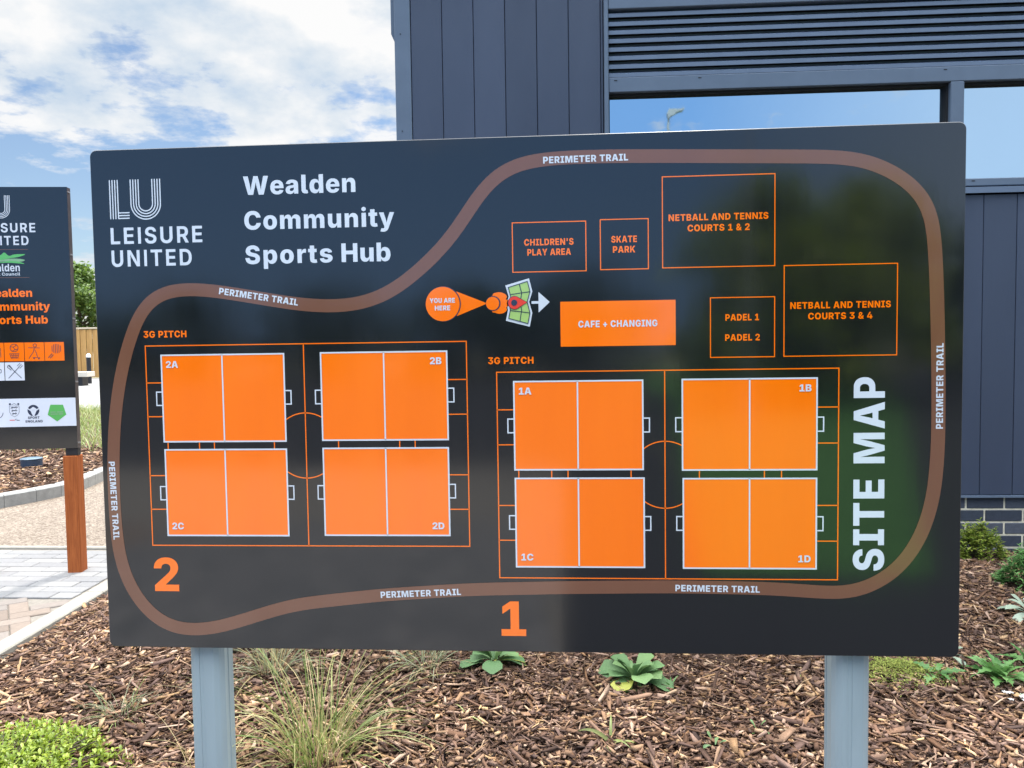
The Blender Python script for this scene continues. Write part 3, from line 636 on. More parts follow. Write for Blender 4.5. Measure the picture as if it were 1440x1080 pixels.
def triangulate(cs):
    V, Ed = [], []
    for c in cs:
        o = len(V)
        V += [Vector(p) for p in c]
        Ed += [(o + i, o + (i + 1) % len(c)) for i in range(len(c))]
    v, e, f, _, _, _ = geometry.delaunay_2d_cdt(V, Ed, [], 0, 1e-7)
    out = []
    for t in f:
        cx = sum(v[i].x for i in t) / 3; cy = sum(v[i].y for i in t) / 3
        if winding((cx, cy), cs) != 0:
            a, b, d = (v[i] for i in t)
            if (b.x - a.x) * (d.y - a.y) - (b.y - a.y) * (d.x - a.x) < 0:
                t = list(t)[::-1]
            out.append(tuple(t))
    return [(p.x, p.y) for p in v], out


def parse_glyph(s):
    res = []
    for c in s.split('/'):
        pts = []
        for tok in c.split():
            on = not tok.endswith('*')
            x, y = tok.rstrip('*').split(',')
            pts.append((float(x), float(y), on))
        if not pts:
            continue
        full = []                    # quadratic outline -> implied on-points -> polyline
        for i, p in enumerate(pts):
            q = pts[(i + 1) % len(pts)]
            full.append(p)
            if not p[2] and not q[2]:
                full.append(((p[0] + q[0]) / 2, (p[1] + q[1]) / 2, True))
        k = next(i for i, p in enumerate(full) if p[2])
        full = full[k:] + full[:k]
        poly = []
        i = 0
        while i < len(full):
            p = full[i]
            if p[2]:
                poly.append((p[0], p[1])); i += 1
            else:
                a = poly[-1]; b = full[(i + 1) % len(full)]
                for t in (.25, .5, .75):
                    poly.append(((1 - t) ** 2 * a[0] + 2 * t * (1 - t) * p[0] + t * t * b[0],
                                 (1 - t) ** 2 * a[1] + 2 * t * (1 - t) * p[1] + t * t * b[1]))
                i += 1
        res.append(poly)
    return res


_gc = {}


def glyph(font, ch):
    k = (id(font), ch)
    if k not in _gc:
        adv, s = font[ch]
        _gc[k] = (adv / 2048.0, triangulate([[(x / 2048, y / 2048) for x, y in c] for c in parse_glyph(s)]) if s else ([], []))
    return _gc[k]


class Flat:
    """shapes printed on a board: (u, v) on the board, d in front of it"""
    def __init__(s, d):
        s.d, s.v, s.f = d, [], []

    def tri(s, vs, fs):
        o = len(s.v)
        s.v += vs
        s.f += [tuple(i + o for i in f) for f in fs]
        return s

    def poly(s, *cs):
        return s.tri(*triangulate([list(c) for c in cs]))

    def rect(s, u0, v0, u1, v1):
        return s.tri([(u0, v0), (u1, v0), (u1, v1), (u0, v1)], [(0, 1, 2, 3)])

    def frame(s, u0, v0, u1, v1, w):
        h = w / 2
        a = [(u0 - h, v0 - h), (u1 + h, v0 - h), (u1 + h, v1 + h), (u0 - h, v1 + h)]
        b = [(u0 + h, v0 + h), (u1 - h, v0 + h), (u1 - h, v1 - h), (u0 + h, v1 - h)]
        return s.tri(a + b, [(i, (i + 1) % 4, 4 + (i + 1) % 4, 4 + i) for i in range(4)])

    def line(s, pts, w, closed=False):
        n = len(pts)
        L, R = [], []
        for i in range(n):
            p = pts[i]
            a = pts[i - 1] if (i > 0 or closed) else p
            b = pts[(i + 1) % n] if (i < n - 1 or closed) else p
            d1 = Vector((p[0] - a[0], p[1] - a[1])); d2 = Vector((b[0] - p[0], b[1] - p[1]))
            if d1.length < 1e-9: d1 = d2
            if d2.length < 1e-9: d2 = d1
            d1.normalize(); d2.normalize()
            t = d1 + d2
            t.normalize()
            nrm = Vector((-t.y, t.x))
            k = w / 2 / max(.35, nrm.dot(Vector((-d1.y, d1.x))))
            L.append((p[0] + nrm.x * k, p[1] + nrm.y * k)); R.append((p[0] - nrm.x * k, p[1] - nrm.y * k))
        m = n if closed else n - 1
        return s.tri(L + R, [(n + i, n + (i + 1) % n, (i + 1) % n, i) for i in range(m)])

    def disc(s, u, v, r, k=40, a0=0, a1=2 * pi):
        return s.tri([(u + r * cos(a0 + (a1 - a0) * i / k), v + r * sin(a0 + (a1 - a0) * i / k)) for i in range(k)], [tuple(range(k))])

    def text(s, font, txt, u, v, cap, width=None, ang=0.0, align='l', track=0.0, fit=None):
        """cap = capital height in metres; width fixes the line's length by tracking"""
        em = cap / 0.7275
        adv = [glyph(font, c)[0] for c in txt]
        # ink starts at the first glyph's own left edge
        first = glyph(font, txt[0])[1][0]; last = glyph(font, txt[-1])[1][0]
        l0 = min(p[0] for p in first); r0 = adv[-1] - max(p[0] for p in last)
        ink = (sum(adv) - l0 - r0) * em
        sx = 1.0
        if fit is not None:              # letters squeezed to the width, with `fit` em of tracking
            sx = (width - fit * em * (len(txt) - 1)) / ink
            ink *= sx
            l0 *= sx
        if width is not None and len(txt) > 1:
            track = (width - ink) / (len(txt) - 1)
        tot = ink + track * (len(txt) - 1)
        x = -l0 * em - {'l': 0, 'c': tot / 2, 'r': tot}[align]
        ca, sa = cos(ang), sin(ang)
        for c, a in zip(txt, adv):
            vs, fs = glyph(font, c)[1]
            if vs:
                s.tri([(u + (x + p[0] * em * sx) * ca - p[1] * em * sa, v + (x + p[0] * em * sx) * sa + p[1] * em * ca) for p in vs], fs)
            x += a * em * sx + track
        return s

    def build(s, name, material, parent, label=None):
        me = bpy.data.meshes.new(name)
        me.from_pydata([(u, -s.d, v) for u, v in s.v], [], s.f)
        me.update()
        return link(name, me, material, parent, label)


def catmull(pts, k=6, closed=True):
    out = []
    n = len(pts)
    for i in range(n if closed else n - 1):
        g = lambda j: pts[j % n] if closed else pts[max(0, min(n - 1, j))]
        p0, p1, p2, p3 = g(i - 1), g(i), g(i + 1), g(i + 2)
        for j in range(k):
            t = j / k
            out.append(tuple(.5 * (2 * b + (c - a) * t + (2 * a - 5 * b + 4 * c - d) * t * t + (3 * b - a - 3 * c + d) * t ** 3)
                             for a, b, c, d in zip(p0, p1, p2, p3)))
    if not closed:
        out.append(tuple(pts[-1]))
    return out


def round_rect(u0, v0, u1, v1, r, k=6):
    out = []
    for cx, cy, a in ((u1 - r, v1 - r, 0), (u0 + r, v1 - r, 90), (u0 + r, v0 + r, 180), (u1 - r, v0 + r, 270)):
        for i in range(k + 1):
            t = RAD(a + 90 * i / k)
            out.append((cx + r * cos(t), cy + r * sin(t)))
    return out

def leaves(name, P, az, elev, bend, length, width, material, parent=None, rows=4, profile='oval', fold=.25, roll=0.0, cols=3, label=None):
    """many leaves in one mesh: base points, direction, start elevation, total bend, length, width"""
    P = np.asarray(P, float); n = len(P)
    B = lambda a: np.broadcast_to(np.asarray(a, float), (n,))
    az, elev, bend, length, width, roll = map(B, (az, elev, bend, length, width, roll))
    t = np.linspace(0, 1, rows + 1)
    prof = {'oval': np.sin(pi * (0.06 + .94 * t) ** .85) ** .8 * (1 - .05 * t),
            'blade': (1 - t ** 2.2) * .9 + .1 * (t < .99),
            'spoon': np.clip(.22 + 1.0 * t ** 1.3, 0, 1) * np.sqrt(np.clip(1 - np.clip((t - .62) / .38, 0, 1) ** 2, 0, 1)),
            'lobed': (.35 + .65 * np.sin(pi * t ** .8)) * np.where(np.arange(rows + 1) % 2 == 1, 1.0, .38) * (1 - t ** 4),
            'diamond': np.sin(pi * t)}[profile]
    prof = np.clip(prof, .02, None)
    ds = 1.0 / rows
    cx = np.zeros((n, rows + 1)); cz = np.zeros((n, rows + 1))
    for i in range(rows):
        th = elev - bend * (i + .5) * ds
        cx[:, i + 1] = cx[:, i] + np.cos(th) * ds * length
        cz[:, i + 1] = cz[:, i] + np.sin(th) * ds * length
    ca, sa = np.cos(az)[:, None], np.sin(az)[:, None]
    hw = width[:, None] * .5 * prof[None, :]
    th_all = elev[:, None] - bend[:, None] * t[None, :]
    upx, upz = -np.sin(th_all), np.cos(th_all)
    parts = []
    offs = (-1, 0, 1) if cols == 3 else (-1, 1)
    for sgn in offs:
        lat = sgn * hw * np.cos(roll)[:, None]
        lift = abs(sgn) * hw * fold + sgn * hw * np.sin(roll)[:, None]
        X = cx + upx * lift
        Z = cz + upz * lift
        parts.append(np.stack([P[:, 0:1] + X * ca - lat * sa, P[:, 1:2] + X * sa + lat * ca, P[:, 2:3] + Z], -1))
    V = np.stack(parts, 2)                        # n, rows+1, cols, 3
    c = len(offs)
    base = np.arange(n)[:, None, None] * ((rows + 1) * c)
    r = np.arange(rows)[None, :, None] * c
    k = np.arange(c - 1)[None, None, :]
    a = (base + r + k)
    F = np.stack([a, a + 1, a + c + 1, a + c], -1).reshape(-1, 4)
    o = big_mesh(name, V.reshape(-1, 3), 4, F, material, parent, smooth=True)
    if label:
        o['label'] = label
    return o


def U(a, b, n):
    return rng.uniform(a, b, n)


# ------------------------------------------------------------------ ground, paths, kerbs (the setting)
def sheet(name, poly, z, material, label, cat='ground'):
    me = bpy.data.meshes.new(name)
    me.from_pydata([(x, y, z) for x, y in poly], [], [tuple(range(len(poly)))])
    me.update()
    return struct(link(name, me, material), label, cat)


sheet('ground', [(-400, -400), (400, -400), (400, 400), (-400, 400)], -.060, M['ground'], 'rough open ground stretching away round the whole site')
# forecourt paving base; unseen tarmac and lawn added behind to tone the sign reflection
sheet('paving_base', [(-9, -6), (.10, -6), (.10, -.72), (-2.12, -.72), (-2.42, 2.79), (-9, 2.79)], -.008, M['sand'], 'sandy joints under the block paving', 'paving')
sheet('added_tarmac', [(-40, -34), (1.2, -34), (1.2, -6.02), (-40, -6.02)], -.030, M['tarmac'], 'unseen dark tarmac added behind the photographer to darken the sign reflection', 'road')
sheet('lawn', [(.85, -2.40), (2.05, -2.40), (7.6, -16), (9, -34), (2.2, -34), (2.6, -16)], -.022, M['lawn'], 'unseen wedge of mown grass behind the photographer, shaped to reflect green in the sign', 'lawn')
sheet('added_side_tarmac', [(.101, -6.0), (.101, -.80), (40, -.80), (40, -34), (1.25, -34), (1.25, -6.0)], -.034, M['tarmac'], 'unseen dark tarmac added to the right behind the photographer to darken the sign reflection', 'road')
sheet('gravel_path', [(-12, 2.84), (-.9, 2.84), (-.9, 12.95), (-12, 12.95)], 0.0, M['resin'], 'buff resin bound gravel path beyond the block paving', 'path')
sheet('access_road', [(-90, 13.0), (-.9, 13.0), (-.9, 33.4), (-90, 33.4)], -.040, M['road'], 'pale concrete road in front of the timber fence', 'road')


def clip_poly(pt, poly):
    x, y = pt
    w = False
    for i in range(len(poly)):
        x0, y0 = poly[i - 1]; x1, y1 = poly[i]
        if (y0 > y) != (y1 > y) and x < (x1 - x0) * (y - y0) / (y1 - y0) + x0:
            w = not w
    return w


def block_paving():
    near = [(-6.5, -3.5), (.05, -3.5), (.05, -.82), (-2.18, -.82), (-2.32, 1.82), (-6.5, 1.82)]
    mb, grey = MB(), MB()
    L_, W_, g = .17, .085, .0015
    ca = cos(RAD(38)); sa = sin(RAD(38))
    R_ = np.random.default_rng(3)
    for i in range(-90, 91):
        for j in range(-90, 91):
            d = (i - j) % 4
            for (w, h) in (((L_, W_),) if d == 0 else ((W_, L_),) if d == 3 else ()):
                x0, y0 = i * W_, j * W_
                cx, cy = x0 + w / 2, y0 + h / 2
                px, py = cx * ca - cy * sa - 1.5, cx * sa + cy * ca - .5
                if not clip_poly((px, py), near):
                    continue
                dz = R_.uniform(-.0012, .0012)
                c = .004
                q = []
                for (ix, iy, z) in ((g, g, -.03), (g + c, g + c, 0)):
                    for (sx, sy) in ((0, 0), (1, 0), (1, 1), (0, 1)):
                        lx = x0 + (ix if sx == 0 else w - ix); ly = y0 + (iy if sy == 0 else h - iy)
                        z_ = (-.003 if z == 0 else -.03)
                        q.append((lx * ca - ly * sa - 1.5, lx * sa + ly * ca - .5, z_ + dz + (.003 if z == 0 else 0)))
                mid = [(a[0], a[1], -.004 + dz) for a in q[:4]]
                v = q[:4] + mid + q[4:]
                (grey if px > -2.6 and py < -.3 else mb).add(v, [(0, 1, 5, 4), (1, 2, 6, 5), (2, 3, 7, 6), (3, 0, 4, 7), (4, 5, 9, 8), (5, 6, 10, 9), (6, 7, 11, 10), (7, 4, 8, 11), (8, 9, 10, 11)])
    mb.open = grey.open = True
    struct(grey.build('forecourt_paving', M['greyblocks']), 'grey herringbone block paving in front of the map sign', 'paving')
    struct(mb.build('block_paving', M['blocks']), 'tan herringbone block paving beside the bark bed', 'paving')
    # paler band of stretcher-laid blocks between the herringbone and the gravel
    mb = MB()
    y = 1.86
    row = 0
    while y < 2.74:
        x = -8.0 + (row % 2) * .12
        while x < -2.26 - .075 * (y - 1.2):
            x1 = min(x + .24, -2.31 - .075 * (y - 1.2))
            if x1 - x > .03:
                dz = R_.uniform(-.0012, .0012)
                mb.box(x + .002, x1 - .002, y + .002, y + .086, -.03, dz, .003)
            x += .24
        y += .0885
        row += 1
    struct(mb.build('pale_paving', M['palepave']), 'pale band of block paving in front of the gravel path', 'paving')


block_paving()


def strip(name, pts, w, z0, z1, material, label, cat='kerb', seg=None, gap=.004, c=.006):
    """concrete edging laid in lengths along a line; pts is the left-hand edge"""
    mb = MB()
    P = [Vector(p) for p in pts]
    n = len(P)
    nor = []
    for i in range(n):
        d = (P[min(i + 1, n - 1)] - P[max(i - 1, 0)]).normalized()
        nor.append(Vector((-d.y, d.x)))
    for i in range(n - 1):
        d = (P[i + 1] - P[i]).normalized()
        a0, a1 = P[i] + d * gap / 2, P[i + 1] - d * gap / 2
        b0, b1 = a0 + nor[i] * w, a1 + nor[i + 1] * w
        i0, i1 = a0 + nor[i] * c, a1 + nor[i + 1] * c
        j0, j1 = b0 - nor[i] * c, b1 - nor[i + 1] * c
        prof0 = [(a0, z0), (a0, z1 - c), (i0, z1), (j0, z1), (b0, z1 - c), (b0, z0)]
        prof1 = [(a1, z0), (a1, z1 - c), (i1, z1), (j1, z1), (b1, z1 - c), (b1, z0)]
        v = [(p.x, p.y, z) for p, z in prof0] + [(p.x, p.y, z) for p, z in prof1]
        f = [(k, k + 1, k + 7, k + 6) for k in range(5)] + [(5, 0, 6, 11), (0, 5, 4, 3, 2, 1), (6, 7, 8, 9, 10, 11)]
        mb.add(v, f)
    return struct(mb.build(name, material), label, cat)


def lerp_pts(a, b, step):
    d = hypot(b[0] - a[0], b[1] - a[1])
    k = max(1, round(d / step))
    return [(a[0] + (b[0] - a[0]) * i / k, a[1] + (b[1] - a[1]) * i / k) for i in range(k + 1)]


strip('bed_edging', lerp_pts((-2.05, -.75), (-2.27, 2.78), .9), .090, -.05, .022, M['concrete'], 'flush pale concrete edging along the left of the bark bed', 'edging')
strip('bed_front_edging', lerp_pts((6.0, -.72), (-2.05, -.72), .9), -.085, -.05, .012, M['concrete'], 'flush pale concrete edging in front of the bark bed', 'edging')
strip('path_edging', lerp_pts((-9, 2.79), (-.95, 2.79), .9), .045, -.05, .006, M['concrete'], 'thin pale edging between block paving and gravel path', 'edging')
KERB = catmull([(-7.4, 1.9), (-6.2, 2.45), (-5.1, 3.0), (-4.62, 3.5), (-4.34, 4.0), (-4.17, 4.45), (-4.19, 4.85), (-4.28, 5.25), (-4.45, 6.2), (-4.7, 7.6), (-5.1, 9.4), (-5.8, 11.4), (-7.4, 12.9)], 2, False)
strip('raised_kerb', KERB, .11, -.05, .105, M['kerb'], 'curved raised concrete kerb round the far planting bed', 'kerb', c=.012)


def bed_height(x, y):
    near = np.clip((x + 2.10 + .062 * y) / .45, 0, 1)      # falls to the edging on the left
    return -.008 + near * (.026 + .022 * np.sin(1.7 * x + .6) * np.cos(1.9 * y + .3) + .012 * np.sin(4.1 * x + 2.2 * y))


def bed(name, x0, x1, y0, y1, poly, step, zfun, label):
    xs = np.arange(x0, x1 + step, step); ys = np.arange(y0, y1 + step, step)
    V, idx, F = [], {}, []
    for i, x in enumerate(xs):
        for j, y in enumerate(ys):
            idx[i, j] = len(V)
            V.append((x, y, float(zfun(x, y))))
    for i in range(len(xs) - 1):
        for j in range(len(ys) - 1):
            if clip_poly((xs[i] + step / 2, ys[j] + step / 2), poly):
                F.append((idx[i, j], idx[i + 1, j], idx[i + 1, j + 1], idx[i, j + 1]))
    me = bpy.data.meshes.new(name)
    me.from_pydata(V, [], F)
    me.update()
    return struct(link(name, me, M['soil']), label, 'planting bed')


BED1 = [(-2.04, -.71), (6.5, -.71), (6.5, 2.80), (-2.25, 2.77)]
bed('planting_bed', -2.4, 6.5, -.8, 2.9, BED1, .05, lambda x, y: bed_height(x, y) - .012, 'soil of the planting bed under the bark chips')
BED2 = [(-12, 2.0), (-7.4, 2.1)] + [(x - .10, y + .03) for x, y in KERB[1:-1]] + [(-7.6, 12.9), (-16, 12.9)]
bed('far_planting_bed', -16, -4.0, 1.9, 13.0, BED2, .1, lambda x, y: .075 + .03 * np.sin(1.3 * x) * np.cos(1.1 * y), 'soil of the planting bed behind the curved kerb')


def chips(name, n, xr, yr, poly, zfun, lscale, label, dens=None, layer=.022):
    x = U(*xr, n * 2); y = U(*yr, n * 2)
    keep = np.array([clip_poly((a, b), poly) for a, b in zip(x, y)])
    if dens is not None:
        keep &= rng.random(n * 2) < dens(x, y)
    x, y = x[keep][:n], y[keep][:n]
    n = len(x)
    kind = rng.random(n)
    ln = np.where(kind < .55, U(.008, .034, n), np.where(kind < .90, U(.03, .062, n), U(.055, .11, n))) * lscale
    ln *= np.where(rng.random(n) < .09, U(1.3, 2.0, n), 1.0)
    wd = np.where(kind < .55, U(.30, .85, n), np.where(kind < .90, U(.12, .34, n), U(.05, .12, n))) * ln
    wd = np.clip(wd, .0025 * lscale, .030 * lscale)
    th = np.clip(wd * U(.12, .5, n), .0012, .006) * 1.0
    # corner template, bent and tapered
    T = np.array([(-1, -1, -1), (1, -1, -1), (1, 1, -1), (-1, 1, -1), (-1, -1, 1), (1, -1, 1), (1, 1, 1), (-1, 1, 1)], float) * .5
    V = np.repeat(T[None], n, 0)
    V += rng.normal(0, .13, V.shape) * np.array([1, 1, .5])
    taper = U(.25, 1.0, n)[:, None]
    V[:, :, 1] *= np.where(T[None, :, 0] > 0, taper, 1.0)
    V *= np.stack([ln, wd, th], -1)[:, None, :]
    yaw = U(0, 2 * pi, n); pit = rng.normal(0, .20, n); rol = rng.normal(0, .45, n)
    pit = np.clip(pit, -.6, .6)
    def rot(V, a, i, j):
        c, s_ = np.cos(a)[:, None], np.sin(a)[:, None]
        A, B_ = V[:, :, i].copy(), V[:, :, j].copy()
        V[:, :, i] = c * A - s_ * B_
        V[:, :, j] = s_ * A + c * B_
    rot(V, rol, 1, 2); rot(V, pit, 0, 2); rot(V, yaw, 0, 1)
    z = zfun(x, y) + layer * rng.random(n) ** 1.3 - .004 + .3 * ln * np.abs(np.sin(pit))
    V += np.stack([x, y, z], -1)[:, None, :]
    Fq = np.array([(0, 3, 2, 1), (4, 5, 6, 7), (0, 1, 5, 4), (1, 2, 6, 5), (2, 3, 7, 6), (3, 0, 4, 7)])
    F = (np.arange(n)[:, None, None] * 8 + Fq[None]).reshape(-1, 4)
    o = big_mesh(name, V.reshape(-1, 3), 4, F, M['bark'])
    return tag(o, label, 'bark mulch', kind='stuff')


chips('bark_mulch', 175000, (-2.3, 5.2), (-.7, 2.8), BED1, bed_height, .72, 'brown bark chips spread over the bed round the sign posts',
      dens=lambda x, y: np.where(x > 3.0, .5, 1.0) * np.where(y < .15, .35, np.where((np.abs(x) < .8) & (y > 1.15), .35, 1.0)))
chips('bark_mulch_far', 26000, (-11.8, -4.1), (2.6, 7.2), BED2, lambda x, y: .085 + .03 * np.sin(1.3 * x) * np.cos(1.1 * y), 1.35, 'brown bark chips in the bed behind the curved kerb')

# ------------------------------------------------------------------ the building
BROT = RAD(0.7)
bld = thing('sports_building', 'dark blue grey clad building with louvres, windows and a brick base', 'building', (0, 2.80, 0), BROT)


def sports_building():
    u0, u1, top, deep = -.85, 9.0, 3.62, 6.0
    # masonry plinth: bricks in stretcher bond over a mortar backing
    mb = MB()
    mb.box(u0 + .012, u1 - .012, .0035, deep, -.08, .312)
    mort = mb.build('brick_plinth', M['mortar'], bld)
    br = MB()
    R_ = np.random.default_rng(5)
    for r in range(-1, 4):
        z0 = .020 + r * .075; z1 = z0 + .064
        off = 2.533 if r % 2 == 0 else 2.644
        off += .005
        k0 = int((u0 - off) / .2158) - 1
        for k in range(k0, int((u1 - off) / .2158) + 1):
            a, b = max(u0 + .005, off + k * .2158 + .010), min(u1, off + (k + 1) * .2158)
            if b - a > .02:
                d = R_.uniform(-.0015, .0015)
                br.box(a, b, d, .10, z0, z1, .003)
    br.build('bricks', M['brick'], mort)
    # backing wall with the window opening, boards in front
    W0, W1, WB, WT = .362, 8.2, 2.05, 3.215
    mb = MB()
    mb.box(u0 + .02, u1, .02, deep, .318, WB)
    mb.box(u0 + .02, W0, .02, deep, WB, top)
    mb.box(W1, u1, .02, deep, WB, top)
    mb.box(W0, W1, .02, deep, WT, top)
    mb.box(W0, W1, .9, deep, WB, WT)
    mb.build('wall', M['dark'], bld)
    boards = MB()
    g = .003

    def run(a0, a1, z0, z1, first):
        k = math.floor((a0 - first) / .1842)
        while True:
            a, b = max(a0, first + k * .1842), min(a1, first + (k + 1) * .1842)
            if a >= a1 - .01:
                break
            if b - a > .012:
                d = R_.uniform(-.0012, .0012)
                boards.box(a + g / 2, b - g / 2, -.012 + d, .02, z0, z1, .0025)
            k += 1
    run(-.762, W0 - .003, .326, top - .2, -.762)
    run(W0, u1 - .09, .326, WB - .002, 2.505)
    run(W0, u1 - .09, WT + .10, top - .2, 2.505)
    boards.build('cladding', M['cladding'], bld)
    # left flank boards
    fl = MB()
    k = 0
    while k * .1842 < deep - .2:
        fl.box(u0 - .004, u0 + .02, .09 + k * .1842 + g / 2, .09 + (k + 1) * .1842 - g / 2, .326, top - .2, .0035)
        k += 1
    fl.build('flank_cladding', M['cladding'], bld)
    ct = MB()
    ct.box(u0 - .008, -.764, -.017, .018, .322, top - .2, .003)
    ct.box(u0 - .008, u0 + .018, .0185, .088, .322, top - .2, .003)
    trim = ct.build('corner_trim', M['frame'], bld)
    for z in (.6, 1.05, 1.5, 1.95, 2.5, 3.06, 3.3):
        sc = MB()
        sc.tube([(-.822, -.0165, z), (-.822, -.0195, z)], .0035, 8)
        sc.build('screw', M['dark'], trim)
    dr = MB()                                     # drip flashing under the boards
    dr.prism([(.02, .326), (-.026, .322), (-.026, .312), (-.022, .312), (-.022, .319), (.02, .321)], u0 - .004, u1, 'x')
    dr.build('drip_flashing', M['frame'], bld)
    # window band: frame, louvre, panes, sill
    fr = MB()
    fr.box(W0, .388, -.030, .075, WB + .045, WT, .004)            # left jamb
    fr.box(.3885, W1, -.018, .075, 2.684, 2.768, .004)            # transom under the louvre
    fr.box(.3885, W1, -.026, .075, 3.152, WT, .004)               # head
    fr.box(.3885, W1, -.022, .075, 2.0955, 2.139, .004)           # bottom rail
    mull = [2.311 + k * 2.0 for k in range(3)]
    for m in mull:
        fr.box(m, m + .074, -.020, .075, 2.1395, 2.6835, .004)
    frame = fr.build('window_frame', M['frame'], bld)
    for x, y, z in ((.42, -.0195, 2.748), (.90, -.0195, 2.748), (2.27, -.0195, 2.748), (3.1, -.0195, 2.748), (2.43, -.0235, 2.122), (2.9, -.0235, 2.122)):
        sl = MB()
        sl.box(x, x + .018, y, y + .001, z, z + .005)
        sl.build('drain_slot', M['dark'], frame)
    gk = MB()                                     # black gaskets round each pane
    edges = [.3885] + [x for m in mull for x in (m, m + .074)] + [W1]
    panes = [(edges[i], edges[i + 1]) for i in range(0, len(edges) - 1, 2)]
    for a, b in panes:
        gk.box(a, b, .012, .055, 2.672, 2.6838); gk.box(a, b, .030, .055, 2.139, 2.145)
        gk.box(a, a + .008, .030, .055, 2.1455, 2.6715); gk.box(b - .010, b, .012, .055, 2.1455, 2.6715)
    gk.build('gasket', M['dark'], frame)
    for a, b in panes:
        pb = MB()
        pb.box(a + .001, b - .001, .047, .060, 2.141, 2.682)
        pb.build('pane', M['glass'], bld)
    lv = MB()
    z = 2.770
    while z < 3.150:
        # Z-shaped blade: lip, slope up and back, upstand
        pr = [(-.012, z + .001), (-.012, z + .022), (.030, z + .046), (.030, z + .054), (.034, z + .054), (.034, z + .043), (-.007, z + .0195), (-.007, z + .001)]
        lv.prism(pr, .390, W1, 'x')
        z += .0485
    lvo = lv.build('louvre', M['louvre'], bld)
    bk = MB(); bk.box(.3885, W1, .080, .09, 2.76, 3.16)
    bk.build('louvre_backing', M['dark'], lvo)
    cl_ = MB()
    cl_.prism([(.05, 2.0945), (-.034, 2.088), (-.034, 2.054), (-.030, 2.054), (-.030, 2.082), (.05, 2.086)], W0, W1, 'x')
    cl_.build('sill', M['louvre'], bld)
    rf = MB()
    rf.box(u0 - .02, u1 + .05, -.035, deep + .05, top - .195, top)
    rfo = rf.build('roof', M['roof'], bld)
    fa = MB()
    fa.box(u0 - .045, u1 + .06, -.06, -.036, top - .22, top + .03, .004)
    fa.build('fascia', M['frame'], rfo)
    # boxed verge end on the flank, its foot cut back
    ev = MB()
    ev.prism([(u0 - .010, 3.02), (u0 - .010, top - .2), (u0 - .034, top - .2), (u0 - .034, 3.075)], .02, .6, 'y')
    ev.build('verge_box', M['frame'], bld)


sports_building()

# ------------------------------------------------------------------ the site map sign
ZC = 1.1074
sign = thing('site_map_sign', 'large black site map sign with orange pitch plan on two grey posts', 'sign', (0, 0, 0))


